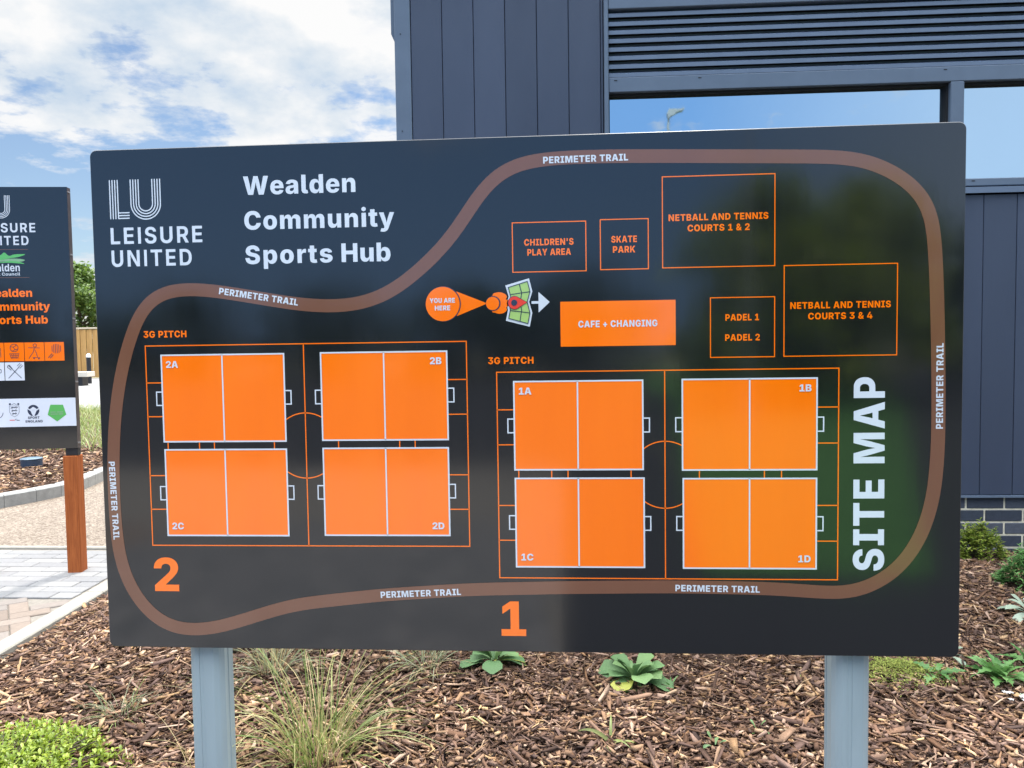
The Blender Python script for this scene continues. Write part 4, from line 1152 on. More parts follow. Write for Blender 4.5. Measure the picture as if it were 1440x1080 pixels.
def site_map():
    pm = MB()
    ol = round_rect(-1.0, -.598, 1.0, .598, .016)
    inner = round_rect(-.9985, -.5965, .9985, .5965, .0145)
    n = len(ol)
    # 22 mm tray: face, eased arris, sides, open back with a return
    v = [(p[0], 0, p[1]) for p in inner] + [(p[0], .0015, p[1]) for p in ol] + [(p[0], .022, p[1]) for p in ol] + [(p[0] * .985, .022, p[1] * .975) for p in ol]
    f = [tuple(range(n))] + [(k * n + i, k * n + (i + 1) % n, (k + 1) * n + (i + 1) % n, (k + 1) * n + i) for k in range(3) for i in range(n)] + [tuple(range(4 * n - 1, 3 * n - 1, -1))]
    pm.add(v, f)
    panel = pm.build('panel', M['black'], sign)
    panel.location = (0, 0, ZC)
    panel.data.materials.append(M['edge'])
    for p in panel.data.polygons:
        if p.index > 0:
            p.material_index = 1
    # posts: faceted tube with a groove down each face, clamps behind the panel
    for x in (-.778, .778):
        pb = MB()
        r = .0430
        prof = []
        for k in range(4):
            a = RAD(-90 + 90 * k)
            ca, sa = cos(a), sin(a)
            for (t, d) in ((-.0235, r), (-.0130, r), (-.0120, r - .0015), (-.0020, r - .0015), (-.0010, r), (.0235, r), (.0350, r - .0060), (.0388, r - .0110)):
                prof.append((d * ca - t * sa, d * sa + t * ca))
        pb.prism([(px + x, py + .072) for px, py in prof], -.35, 1.64, 'z')
        po = pb.build('post', M['greypaint'], sign)
        cp = MB(); cp.box(x - .05, x + .045, .030, .115, 1.6405, 1.648, .003)
        cp.build('post_cap', M['blackmetal'], po)
        for z in (.75, 1.1, 1.45):
            cb = MB(); cb.box(x - .09, x + .09, .0225, .027, z - .02, z + .02)
            cb.build('clamp', M['blackmetal'], po)
    D = [.0006 * i for i in range(1, 9)]
    # perimeter trail
    tr = [(.30, .5445), (.3859, .5418), (.6048, .5345), (.7359, .5295), (.7934, .5201), (.8624, .4848), (.9084, .4446), (.9287, .4044), (.9352, .3401), (.9404, .252), (.9446, .134), (.9473, .0295), (.9485, -.1244), (.9397, -.2404), (.9106, -.3332), (.8594, -.4045), (.7767, -.451), (.7158, -.4523), (.6397, -.4453), (.5567, -.4416), (.366, -.4395), (.1205, -.4431), (-.1134, -.4495), (-.3247, -.4644), (-.5392, -.4893), (-.631, -.5179), (-.72, -.5467), (-.7899, -.5571), (-.8462, -.5499), (-.8898, -.5222), (-.9325, -.4699), (-.9587, -.4099), (-.9690, -.3547), (-.9735, -.2563), (-.9725, -.1473), (-.9639, -.0375), (-.9463, .062), (-.9267, .1273), (-.9064, .1838), (-.8821, .230), (-.8505, .2583), (-.8055, .268), (-.7445, .2669), (-.6894, .2589), (-.6019, .2434), (-.5258, .2292), (-.4715, .2219), (-.4066, .2191), (-.3525, .2245), (-.2984, .2424), (-.2549, .2694), (-.2021, .3122), (-.1523, .3595), (-.1169, .4063), (-.0819, .4608), (-.0521, .4986), (-.0181, .5257), (.0305, .5412), (.1069, .547), (.2209, .5469)]
    q = np.array(tr + tr[:1])
    sl = np.concatenate([[0], np.cumsum(np.hypot(*np.diff(q, axis=0).T))])
    ss = np.linspace(0, sl[-1], 480, endpoint=False)
    q = np.stack([np.interp(ss, sl, q[:, 0]), np.interp(ss, sl, q[:, 1])], -1)
    for _ in range(26):
        q = .5 * q + .25 * np.roll(q, 1, 0) + .25 * np.roll(q, -1, 0)
    Flat(D[0]).line([tuple(map(float, p_)) for p_ in q], .0305, True).build('trail_band', M['brown'], panel)
    T = Flat(D[1])
    Wm = M['white']
    PT = 'PERIMETER TRAIL'
    tc = .0152
    for (u, v, w, a) in ((.0726, .5345, .1916, RAD(.4)), (-.3249, -.4715, .1920, RAD(2.6)), (.3658, -.4500, .1913, RAD(-.6)),
                         (-.9832, -.1434, .1900, RAD(-88.6)), (.9578, -.0770, .1910, RAD(90.3))):
        Flat(D[1]).text(HEAVY, PT, u, v, tc, w, a, fit=.03).build('trail_lettering', Wm, panel)
    Flat(D[1]).text(HEAVY, PT, -.6960, .2537, tc, .1918, RAD(-9.2), fit=.03).build('trail_lettering', Wm, panel)
    # headline and club emblem
    for s_, v, w in (('Wealden', .4830, .2665), ('Community', .4023, .3560), ('Sports', .3223, .2085)):
        Flat(D[0]).text(HEAVY, s_, -.6290, v, .0430, w).build('headline', Wm, panel)
    Flat(D[0]).text(HEAVY, 'Hub', -.3992, .3223, .0430, .1155).build('headline', Wm, panel)
    club(panel, D[0], -.9555, .3762, .2238, .0385, .3230, .1965, (-.9535, .5268, .4352), (-.9025, -.8305, .5268, .4335))
    # pitches
    O, Wh = M['orange'], M['white']

    def pitch(u0, u1, v0, v1, mid, blocks, pens, circ, ticks, goals, names, split):
        ln = Flat(D[0]); w = .0025
        ln.frame(u0, v0, u1, v1, w)
        ln.line([(mid, v0), (mid, v1)], w)
        for v in pens:
            ln.line([(u0, v), (blocks[0][0], v)], w); ln.line([(blocks[1][1], v), (u1, v)], w)
        cu, cv, r = circ
        a = math.asin(.046 / r) if False else None
        lo = math.acos(min(1, (cu - blocks[0][1]) / r)); hi = math.acos(min(1, (blocks[1][0] - cu) / r))
        ln.line([(cu + r * cos(hi + (pi - lo - hi) * i / 20), cv + r * sin(hi + (pi - lo - hi) * i / 20)) for i in range(21)], w)
        ln.line([(cu + r * cos(-hi - (pi - lo - hi) * i / 20), cv + r * sin(-hi - (pi - lo - hi) * i / 20)) for i in range(21)], w)
        for t in ticks:
            ln.line([(t, blocks[2][3]), (t, blocks[0][2])], w)
        ln.build('pitch_outline', O, panel)
        for (b, nm) in zip(blocks, names):
            Flat(D[0]).rect(b[0], b[2], b[1], b[3]).build('pitch_block', O, panel)
            bl = Flat(D[1]).frame(b[0], b[2], b[1], b[3], .0036)
            m = split[0] if b[0] < mid - .2 else split[1]
            bl.line([(m, b[2]), (m, b[3])], .0034)
            bl.build('block_border', Wh, panel)
            left = b[0] < mid - .2
            upper = b is blocks[0] or b is blocks[1]
            vv = b[3] - .0300 if upper else b[2] + .0150
            if left:
                Flat(D[2]).text(HEAVY, nm, b[0] + .0115, vv, .0160).build('block_number', Wh, panel)
            else:
                Flat(D[2]).text(HEAVY, nm, b[1] - .0125, vv, .0160, align='r').build('block_number', Wh, panel)
        for (gu, gv, side) in goals:
            g = Flat(D[0]); d = .0150 * side
            g.line([(gu, gv + .0160), (gu + d, gv + .0160), (gu + d, gv - .0160), (gu, gv - .0160)], .0028)
            g.build('goal_box', Wh, panel)

    A, B, Cb, Db = (-.8425, -.5440, -.0958, .1111), (-.4552, -.1567, -.0944, .1117), (-.8413, -.5438, -.3224, -.1152), (-.4550, -.1570, -.3210, -.1138)
    pitch(-.8810, -.1105, -.3468, .1338, -.4960, (A, B, Cb, Db), (.0456, -.0354, -.1775, -.2590), (-.4960, -.1068, .0775),
          (-.8335, -.7560, -.7193, -.5727, -.4177, -.2717, -.2350),
          ((A[0], .0075, -1), (A[1], .0080, 1), (B[0], .0080, -1), (B[1], .0095, 1), (Cb[0], -.2200, -1), (Cb[1], -.2190, 1), (Db[0], -.2185, -1), (Db[1], -.2160, 1)),
          ('2A', '2B', '2C', '2D'), (-.6937, -.3053))
    A, B, Cb, Db = (-.0016, .2937, -.1662, .0389), (.3832, .6830, -.1680, .0396), (-.0010, .2955, -.3945, -.1864), (.3847, .6829, -.3957, -.1880)
    pitch(-.0410, .7308, -.4210, .0612, .3436, (A, B, Cb, Db), (-.0261, -.1077, -.2500, -.3320), (.3436, -.1790, .0775),
          (.0072, .0836, .1214, .2662, .4213, .5671, .6053),
          ((A[0], -.0637, -1), (A[1], -.0639, 1), (B[0], -.0637, -1), (B[1], -.0648, 1), (Cb[0], -.2900, -1), (Cb[1], -.2919, 1), (Db[0], -.2917, -1), (Db[1], -.2919, 1)),
          ('1A', '1B', '1C', '1D'), (.1450, .5339))
    for s_, u, v, w in (('3G PITCH', -.8840, .1535, .1055), ('3G PITCH', -.0604, .0802, .1052)):
        Flat(D[0]).text(HEAVY, s_, u, v, .0158, w, fit=.03).build('pitch_name', O, panel)
    Flat(D[0]).text(HEAVY, '2', -.8806, -.4590, .0815).build('pitch_number', O, panel)
    Flat(D[0]).text(HEAVY, '1', -.0387, -.5597, .0825).build('pitch_number', O, panel)
    # courts and buildings
    for (u0, v0, u1, v1, lines) in ((0, .2904, .1676, .4028, (("CHILDREN'S", .0269, .3503, .1126), ('PLAY AREA', .0339, .3276, .0996))),
                                    (.2004, .2921, .3083, .4049, (('SKATE', .2250, .3527, .0579), ('PARK', .2286, .3297, .0504))),
                                    (.3402, .2932, .5890, .4970, (('NETBALL AND TENNIS', .3539, .3978, .2208), ('COURTS 1 & 2', .3961, .3737, .1376))),
                                    (.4467, .0890, .5890, .2237, (('PADEL 1', .4800, .1715, .0745), ('PADEL 2', .4794, .1261, .0770))),
                                    (.6098, .0894, .8562, .2926, (('NETBALL AND TENNIS', .6233, .1956, .2191), ('COURTS 3 & 4', .6626, .1712, .1402)))):
        Flat(D[0]).frame(u0, v0, u1, v1, .0022).build('court_outline', O, panel)
        for s_, u, v, w in lines:
            Flat(D[0]).text(HEAVY, s_, u, v, .0148, w, fit=.03).build('court_lettering', O, panel)
    Flat(D[0]).rect(.1079, .1182, .3689, .2210).build('cafe_block', O, panel)
    Flat(D[1]).text(HEAVY, 'CAFE + CHANGING', .1486, .1615, .0152, .1792, fit=.03).build('cafe_lettering', Wh, panel)
    Flat(D[0]).text(HEAVY, 'SITE', .8330, -.3995, .0680, .2085, RAD(90.2), fit=.03).build('title_lettering', Wh, panel)
    Flat(D[0]).text(HEAVY, 'MAP', .8322, -.1540, .0680, .1945, RAD(90.2), fit=.03).build('title_lettering', Wh, panel)
    # you are here
    k = M['navy']
    cu, cv, r = -.1637, .2207, .0396
    Flat(D[0]).poly([(-.1310, .2490), (-.1310, .1924), (-.0600, .2204)]).build('pointer', O, panel)
    Flat(D[0]).line([(-.064, .2204), (-.05, .2204)], .004).build('pointer_tip', O, panel)
    Flat(D[1]).disc(cu + .0015, cv, r + .0012).build('marker_outline', k, panel)  # printed dark outline round the disc
    Flat(D[2]).disc(cu, cv, r).build('marker_disc', O, panel)
    Flat(D[3]).text(HEAVY, 'YOU ARE', -.1937, .2234, .0110, .0588, fit=.02).text(HEAVY, 'HERE', -.1820, .2060, .0110, .0357, fit=.02).build('marker_lettering', Wh, panel)
    body = catmull([(-.0480, .2380), (-.0405, .2445), (-.0290, .2450), (-.0185, .2410), (-.0145, .2345), (-.0170, .2290), (-.0105, .2265), (-.0085, .2205), (-.0105, .2140), (-.0160, .2105), (-.0150, .2050), (-.0210, .1985), (-.0320, .1960), (-.0420, .1985), (-.0500, .2040)], 4)
    Flat(D[0]).poly(body).build('walker_body', O, panel)
    Flat(D[1]).disc(-.0465, .2200, .0172).build('head_outline', k, panel)  # printed dark ring round the head
    Flat(D[2]).disc(-.0478, .2200, .0152).build('walker_head', O, panel)
    mo = [(-.0179, .2606), (.0369, .2760), (.0442, .2458), (.0366, .2222), (.0435, .1968), (.0372, .1652), (-.0175, .1797), (-.0125, .2050), (-.0150, .2205), (-.0105, .2355)]
    mi = [(-.0110, .2560), (.0331, .2690), (.0387, .2459), (.0321, .2222), (.0381, .1969), (.0332, .1724), (-.0110, .1850), (-.0070, .2040), (-.0090, .2205), (-.0060, .2362)]
    Flat(D[0]).poly(mo).build('map_sheet', Wh, panel)
    Flat(D[1]).poly(mi).build('map_print', M['lime'], panel)
    g = Flat(D[2])
    g.line(mi, .0018, True)
    g.line([(.0144, .2633), (.0196, .2429), (.0163, .2225), (.0190, .2030), (.0150, .1785)], .0018)
    g.line([(-.0070, .2394), (.019, .2429), (.038, .2453)], .0018); g.line([(-.0085, .2205), (.0321, .2222)], .0018); g.line([(-.0081, .2030), (.019, .1995), (.0381, .1966)], .0018)
    g.build('map_lines', k, panel)

    def drop(e):
        return [(.0030 + (.0145 + e) * cos(a), .2206 + (.0145 + e) * sin(a)) for a in [RAD(50 + 260 * i / 28) for i in range(29)]] + [(.0315 + e * 1.4, .2212)]
    Flat(D[3]).poly(drop(.0012)).build('pin_edge', k, panel)
    Flat(D[4]).poly(drop(0)).build('pin', M['red'], panel)
    Flat(D[5]).disc(.0022, .2206, .0070).build('pin_dot', k, panel)
    Flat(D[0]).poly([(.0420, .2236), (.0582, .2236), (.0582, .2444), (.0838, .2210), (.0580, .1974), (.0580, .2176), (.0420, .2176)]).build('arrow', Wh, panel)


def club(panel, d, lu, lv, lw, cap, v2, w2, Lb, Ub):
    """striped two letter emblem over two lines of wide capitals"""
    plain = dict(MEDIUM)
    plain['I'] = (560, '140,0 140,1490 430,1490 430,0')
    Wm = M['white']
    Flat(d).text(plain, 'LEISURE', lu, lv, cap, lw, fit=.085).build('club_name', Wm, panel)
    Flat(d).text(plain, 'UNITED', lu, v2, cap, w2, fit=.085).build('club_name', Wm, panel)
    e = Flat(d)
    x0, vt, vb = Lb
    sc = (vt - vb) / .0916
    w = .0027 * sc
    p = .0064 * sc
    vb += w / 2
    for i in range(3):
        e.line([(x0 + i * p, vt), (x0 + i * p, vb - w / 2)], w)
    e.line([(x0 + 3 * p, vt), (x0 + 3 * p, vb), (x0 + .0465 * sc, vb)], w)
    for i in (1, 2):
        e.line([(x0 + 3 * p + w / 2, vb + i * p * 1.02), (x0 + .0465 * sc, vb + i * p * 1.02)], w)
    a, b, vt, vb = Ub
    cu = (a + b) / 2
    R0 = (b - a) / 2
    for i in range(4):
        r = R0 - i * p
        cv = vb + R0
        e.line([(cu - r, vt), (cu - r, cv)] + [(cu - r * cos(pi * k / 24), cv - r * sin(pi * k / 24)) for k in range(1, 24)] + [(cu + r, cv), (cu + r, vt)], w)
    e.build('club_emblem', Wm, panel)


site_map()

# ------------------------------------------------------------------ the welcome totem at the left
TA = RAD(7.9)
_n = Vector((sin(TA), -cos(TA), 0))
totem = thing('welcome_sign', 'tall black welcome sign with orange sport icons on timber posts', 'sign', tuple(Vector((-2.60, 2.33, 0)) + _n * .045), TA)


def welcome_sign():
    uL, uR, vB, vT = -.560, .0175, .698, 2.127
    b = MB(); b.box(uL, uR, 0, .0015, vB, vT)
    face = b.build('panel', M['black'], totem)
    t = MB()
    t.box(uL + .001, uL + .003, .0016, .040, vB + .001, vT - .001); t.box(uR - .003, uR - .001, .0016, .040, vB + .001, vT - .001)
    t.box(uL + .0031, uR - .0031, .0016, .040, vT - .003, vT - .001); t.box(uL + .0031, uR - .0031, .0016, .040, vB + .001, vB + .003)
    t.box(uL + .0031, uR - .0031, .034, .037, vB + .0031, vT - .0031)
    tr = t.build('side_tray', M['sidemetal'], totem)
    for z in (.7256, 1.0644, 1.4122, 1.761, 2.10):
        for x, s_ in ((uR - .001, 1), (uL + .001, -1)):
            bo = MB()
            bo.tube([(x, .014, z), (x + s_ * .003, .014, z), (x + s_ * .004, .014, z)], [.0045, .0045, .002], 8)
            bo.tube([(x, .028, z), (x + s_ * .003, .028, z), (x + s_ * .004, .028, z)], [.0045, .0045, .002], 8)
            bo.build('bolt', M['steel'], tr)
    for x0 in (-.556, -.066):
        p = MB()
        p.box(x0, x0 + .075, .0, .075, -.3, .655, .004)
        po = p.build('timber_post', M['timber'], totem)
        k = MB()
        k.box(x0 + .012, x0 + .076, .012, .050, .6555, .6975, .002)
        k.build('bracket', M['blackmetal'], po)
    D = [.0006 * i for i in range(1, 7)]
    W_, O = M['white'], M['orange']
    club(face, D[0], -.4440, 1.8830, .2885, .0495, 1.8140, .2500, (-.4420, 2.0817, 1.9640), (-.3765, -.2851, 2.0817, 1.9600))
    for v in (1.7902, 1.6384):
        Flat(D[0]).line([(-.444, v), (-.1975, v)], .0024).build('rule', M['brown'], face)
    sw = Flat(D[0])
    sw.poly(catmull([(-.4400, 1.7210), (-.39, 1.7450), (-.345, 1.7600), (-.3230, 1.7740), (-.30, 1.7560), (-.27, 1.7640), (-.2140, 1.7640), (-.25, 1.7500), (-.30, 1.7420), (-.36, 1.7300)], 4))
    sw.build('emblem_hill', M['leafgreen'], face)
    Flat(D[1]).poly(catmull([(-.4380, 1.7180), (-.37, 1.7280), (-.30, 1.7400), (-.25, 1.7400), (-.2170, 1.7330), (-.24, 1.7240), (-.30, 1.7270), (-.37, 1.7220)], 4)).build('emblem_field', M['palegreen'], face)
    Flat(D[2]).poly(catmull([(-.36, 1.7180), (-.30, 1.7280), (-.25, 1.7240), (-.2200, 1.7120), (-.26, 1.7160), (-.31, 1.7190)], 4)).build('emblem_field', M['leafgreen'], face)
    Flat(D[0]).text(MEDIUM, 'Wealden', -.4420, 1.6725, .0400, .1960, fit=.01).build('council_name', W_, face)
    Flat(D[0]).text(MEDIUM, 'District Council', -.4400, 1.6495, .0160, .1945, fit=.03).build('council_name', W_, face)
    for s_, v, w in (('Wealden', 1.5335, .2565), ('Community', 1.4597, .3475), ('Sports Hub', 1.3870, .3330)):
        Flat(D[0]).text(HEAVY, s_, -.4440, v, .0440, w).build('headline', O, face)
    k = M['navy']
    cw = .1027
    cells = [-.0322 - cw - i * .1058 for i in range(4)]
    bl = D[1]
    for i, u in enumerate(cells):
        Flat(D[0]).rect(u, 1.1830, u + cw, 1.2848).build('icon_tile', O, face)
        e = Flat(bl); c = u + cw / 2; w = .0030
        if i == 0:                               # racket
            for q in range(6):
                h = .026 * math.sqrt(max(.05, 1 - ((q - 2.5) / 3.2) ** 2))
                e.line([(c - .012 + q * .0090, 1.249 - h), (c - .012 + q * .0090, 1.249 + h)], .0034)
            e.line([(c - .013, 1.222), (c - .034, 1.199)], .004); e.line([(c - .006, 1.216), (c - .024, 1.197)], .004)
        elif i == 1:                             # skateboarder
            e.line([(c + .004 + .009 * cos(a), 1.268 + .009 * sin(a)) for a in np.linspace(0, 2 * pi, 15)[:-1]], w, True)
            e.line([(c - .032, 1.256), (c + .030, 1.254)], w)
            e.line([(c, 1.254), (c - .006, 1.232), (c - .030, 1.197)], w); e.line([(c + .003, 1.245), (c + .010, 1.226), (c + .016, 1.204)], w)
            e.line([(c - .010, 1.202), (c + .030, 1.200)], w)
            e.disc(c - .003, 1.196, .004, 10).disc(c + .022, 1.195, .004, 10)
        elif i == 2:                             # ball over a net
            e.line([(c + .021 * cos(a), 1.256 + .021 * sin(a)) for a in np.linspace(0, 2 * pi, 25)[:-1]], w, True)
            e.line([(c - .019, 1.263), (c - .004, 1.260), (c + .012, 1.271)], w); e.line([(c - .004, 1.260), (c + .004, 1.246), (c + .020, 1.250)], w); e.line([(c + .004, 1.246), (c - .010, 1.238)], w)
            for q in range(6):
                e.line([(c - .024 + q * .0096, 1.224), (c - .016 + q * .0066, 1.196)], .0022)
            e.line([(c - .026, 1.224), (c + .026, 1.224)], w); e.line([(c - .022, 1.214), (c + .022, 1.214)], .002); e.line([(c - .018, 1.204), (c + .018, 1.204)], .002)
        else:                                    # goal and ball
            e.line([(c - .034, 1.205), (c - .034, 1.256), (c + .034, 1.256), (c + .034, 1.205)], w)
            e.disc(c, 1.212, .010, 16)
        e.build('icon', k, face)
    for i, u in enumerate((-.3480 - .0003, -.3480 - .1058)):
        Flat(D[0]).rect(u, 1.0778, u + cw - .001, 1.1772).build('icon_tile', M['paleband'], face)
        e = Flat(bl); c = u + cw / 2
        if i == 0:                               # crossed knife and fork
            e.line([(c - .034, 1.090), (c + .024, 1.152)], .0032); e.line([(c + .034, 1.090), (c - .030, 1.158)], .0034)
            for q in (-1, 0, 1):
                e.line([(c + .020 + q * .0065, 1.150 - q * .0065), (c + .036 + q * .0065, 1.166 - q * .0065)], .0026)
            e.line([(c - .036, 1.158), (c - .028, 1.162), (c - .012, 1.142)], .0036); e.line([(c - .036, 1.158), (c - .037, 1.150), (c - .018, 1.134)], .0036)
        else:                                    # cup
            e.line([(c - .024, 1.150), (c - .020, 1.108), (c + .014, 1.108), (c + .018, 1.150), (c - .024, 1.150)], .003)
            e.line([(c + .017, 1.142), (c + .034, 1.138), (c + .034, 1.122), (c + .015, 1.116)], .003)
        e.build('icon', k, face)
    # partner band
    Flat(D[0]).rect(uL + .002, .8222, .0165, .9780).build('partner_band', M['paleband'], face)
    e = Flat(bl)                                 # shield with three rows of small beasts
    e.line([(-.3345, .938), (-.3345, .905), (-.326, .888), (-.309, .878), (-.292, .888), (-.2835, .905), (-.2835, .938), (-.3345, .938)], .0016)
    for u in (-.331, -.287):
        e.rect(u - .005, .943, u + .005, .953)
    e.line([(-.322, .945), (-.309, .951), (-.296, .945)], .0022)
    for r_ in range(3):
        v = .928 - r_ * .0165
        hw = .018 - r_ * .003
        e.line([(-.309 - hw, v - .003), (-.309 - hw * .6, v + .003), (-.309, v), (-.309 + hw * .5, v + .004), (-.309 + hw, v + .001)], .0042)
        e.line([(-.309 - hw * .5, v), (-.309 - hw * .6, v - .006)], .002); e.line([(-.309 + hw * .5, v), (-.309 + hw * .6, v - .006)], .002)
    e.build('crest', k, face)
    Flat(bl).rect(-.336, .858, -.309, .862).build('crest_caption', M['red'], face)
    Flat(bl).line([(-.306, .858), (-.306, .865), (-.296, .865)], .0018).rect(-.300, .857, -.283, .8605).build('crest_caption', k, face)
    e = Flat(bl)                                 # round figure emblem
    cu, cv = -.2085, .9110
    ring = [(cu + .031 * cos(a), cv + .031 * sin(a)) for a in np.linspace(RAD(25), RAD(155), 18)]
    ring2 = [(cu + .019 * cos(a), cv + .017 * sin(a)) for a in np.linspace(RAD(155), RAD(25), 18)]
    e.poly(ring + ring2)
    for s_ in (-1, 1):
        e.poly([(cu + s_ * .031, cv + .008), (cu + s_ * .016, cv - .002), (cu + s_ * .0040, cv - .030), (cu + s_ * .013, cv - .029), (cu + s_ * .024, cv - .020), (cu + s_ * .031, cv - .006)][::s_])
    e.build('partner_emblem', k, face)
    Flat(D[2]).disc(cu, cv + .010, .0090, 18).build('partner_emblem_head', M['paleband'], face)
    Flat(bl).text(HEAVY, 'SPORT', -.2395, .8650, .0130, .0620, fit=.02).text(HEAVY, 'ENGLAND', -.2525, .8450, .0130, .0905, fit=.02).build('partner_name', k, face)
    Flat(bl).poly([(-.1180, .9410), (-.0510, .9400), (-.0350, .8850), (-.0850, .8480), (-.1340, .8855)]).build('green_badge', M['leafgreen'], face)
    Flat(D[2]).rect(-.118, .897, -.090, .903).rect(-.086, .897, -.052, .903).rect(-.118, .886, -.080, .892).rect(-.076, .886, -.052, .892).build('badge_lettering', M['palegreen'], face)
    e = Flat(bl)
    e.line([(-.415 + .046 * cos(a), .902 + .036 * sin(a)) for a in np.linspace(RAD(-150), RAD(0), 16)], .003)
    e.build('partner_arc', k, face)


welcome_sign()

# ------------------------------------------------------------------ plants in the bark bed
def gz(x, y):
    return float(bed_height(x, y))


def shrub(name, label, loc, rx, ry, h, nsprig, mat_key, leaf_l, leaf_w, per=9, group=None, elev=(.5, 1.5)):
    t = thing(name, label, 'shrub', (loc[0], loc[1], loc[2]), 0, group)
    P, A, E_, L_ = [], [], [], []
    st = MB()
    for i in range(nsprig):
        a = random.uniform(0, 2 * pi)
        q = random.random() ** .55
        lump = 1 + .16 * sin(3 * a + 1.3) + .10 * sin(7 * a)
        r = q * lump
        top = h * (1 - .75 * r ** 2.4) * random.uniform(.78, 1.06) * (1 + .12 * sin(5 * a + 6 * q))
        x, y = rx * r * cos(a), ry * r * sin(a)
        if i % 6 == 0:
            st.tube([(x * .15, y * .15, 0), (x * .6, y * .6, top * .55), (x, y, top)], [.0045, .003, .0015], 5)
        for k in range(per):
            f = k / per
            P.append((x * (1 - .10 * f) + random.gauss(0, .004), y * (1 - .10 * f) + random.gauss(0, .004), max(.01, top - f * leaf_l * 2.6)))
            A.append(k * 2.4 + random.uniform(-.4, .4))
            E_.append(random.uniform(*elev) * (1 - .6 * f))
            L_.append(leaf_l * random.uniform(.7, 1.15))
    L_ = np.array(L_)
    leaves('foliage', P, A, E_, .7, L_, L_ * leaf_w, M[mat_key], t, rows=3, profile='oval', fold=.3)
    st.build('stem', M['trunk'], t)
    return t


def rosette(name, label, loc, n, length, width, mat_key='rosette', profile='spoon', rows=6, cat='plant', yellow=2, upright=(.15, 1.15), group=None, bend=(.5, 1.3)):
    t = thing(name, label, cat, loc, random.uniform(0, 6), group)
    i = np.arange(n)
    az = i * 2.399 + rng.normal(0, .2, n)
    f = i / max(1, n - 1)
    el = upright[0] + (upright[1] - upright[0]) * f + rng.normal(0, .1, n)
    ln = length * (1 - .45 * f) * U(.8, 1.1, n)
    leaves('foliage', np.stack([.012 * np.cos(az), .012 * np.sin(az), np.full(n, .012) + .02 * f], -1), az, el, U(*bend, n), ln, ln * width * U(.85, 1.15, n), M[mat_key], t, rows=rows, profile=profile, fold=.22, roll=rng.normal(0, .25, n))
    if yellow:
        az = U(0, 2 * pi, yellow)
        leaves('yellowed_leaf', np.zeros((yellow, 3)) + (0, 0, .015), az, U(.1, .4, yellow), U(.5, 1.0, yellow), U(.8, 1.1, yellow) * length, length * width * .8, M['yellowleaf'], t, rows=6, profile=profile, fold=.2)
    return t


def tuft(name, label, loc, n, length, width, spread, mats, droop=(.6, 1.9), rad=.05, group=None, lean=(0, 0)):
    t = thing(name, label, 'grass', loc, 0, group)
    for key, share in mats:
        k = int(n * share)
        a = U(0, 2 * pi, k); r = rad * np.sqrt(rng.random(k))
        az = a + rng.normal(0, .5, k)
        el = pi / 2 - np.abs(rng.normal(0, spread, k))
        P = np.stack([r * np.cos(a) + lean[0] * 0, r * np.sin(a), np.zeros(k)], -1)
        leaves('blades', P, az, np.clip(el, .25, 1.55), U(*droop, k), length * U(.45, 1.1, k), width * U(.7, 1.25, k), M[key], t, rows=8, profile='blade', fold=.15, cols=2, roll=rng.normal(0, .5, k))
    return t


def P3(x, y, dz=0.0):
    return (x, y, gz(x, y) + dz)


shrub('shrub', 'bright green low mounded shrub at the front left of the bark bed', P3(-1.51, .26), .33, .28, .100, 500, 'hebe', .021, .42, 12)
tuft('grass_tuft', 'large arching clump of green and straw grass beside the left grey post', P3(-.63, .42), 210, .47, .0036, .55, (('grass_green', .68), ('grass_straw', .32)), rad=.09)
tuft('grass_tuft', 'thin pale grass clump half hidden behind the left grey post', P3(-.98, .98), 130, .34, .0030, .60, (('grass_grey', .6), ('grass_straw', .4)), rad=.06)
tuft('grass_tuft', 'grey green grass tuft under the sign just right of the large clump', P3(-.42, 1.02), 80, .24, .0032, .65, (('grass_grey', .8), ('grass_straw', .2)), rad=.06)
tuft('grass_tuft', 'wispy grey green tuft just behind the bright mounded shrub', P3(-1.36, .62), 70, .15, .0024, .75, (('grass_grey', .8), ('grass_green', .2)), rad=.05)
tuft('grass_tuft', 'flattened straw coloured grass in front of the left grey post', P3(-.93, .34), 36, .26, .0030, .95, (('grass_straw', 1.0),), rad=.07)
rosette('leafy_weed', 'smaller rosette of soft green leaves tucked under the middle of the sign', P3(-.16, 1.06), 16, .140, .68, upright=(.2, 1.25), bend=(.7, 1.5))
rosette('leafy_weed', 'full rosette of broad soft green leaves right of the figure 1', P3(.355, .98), 22, .150, .74, yellow=4, upright=(.2, 1.3), bend=(.7, 1.5))
rosette('weed', 'tiny two leaved green seedling in front of the bark by the right post', P3(.545, .47), 5, .045, .45, 'rosette', yellow=0)
rosette('weed', 'tiny green seedling just left of the right grey post', P3(.70, .60), 5, .040, .30, 'thistle', yellow=0)
rosette('weed', 'small grassy green sprig low between the two grey posts', P3(.48, .93), 6, .050, .18, 'thistle', 'blade', yellow=0)
rosette('weed', 'long leaved grassy weed leaning over near the middle foreground', P3(.24, .46), 5, .150, .10, 'grass_green', 'blade', rows=8, yellow=0, upright=(.2, .8))
rosette('weed', 'short blade of grass poking from the bark left of centre', P3(-.21, .62), 3, .090, .10, 'grass_green', 'blade', rows=8, yellow=0, upright=(.2, .8))
rosette('thistle', 'large ragged leaved thistle at the lower right edge', P3(1.63, .98), 26, .150, .36, 'thistle', 'lobed', rows=9, yellow=0, upright=(.25, 1.3))
rosette('thistle', 'small ragged leaved weed just left of the large thistle', P3(1.42, .99), 9, .105, .42, 'thistle', 'lobed', rows=9, yellow=0, upright=(.15, .8))
rosette('thistle', 'spiky green weed in the corner beside the white flowers', P3(1.80, 1.10), 16, .130, .30, 'thistle', 'lobed', rows=9, yellow=0, upright=(.3, 1.3))
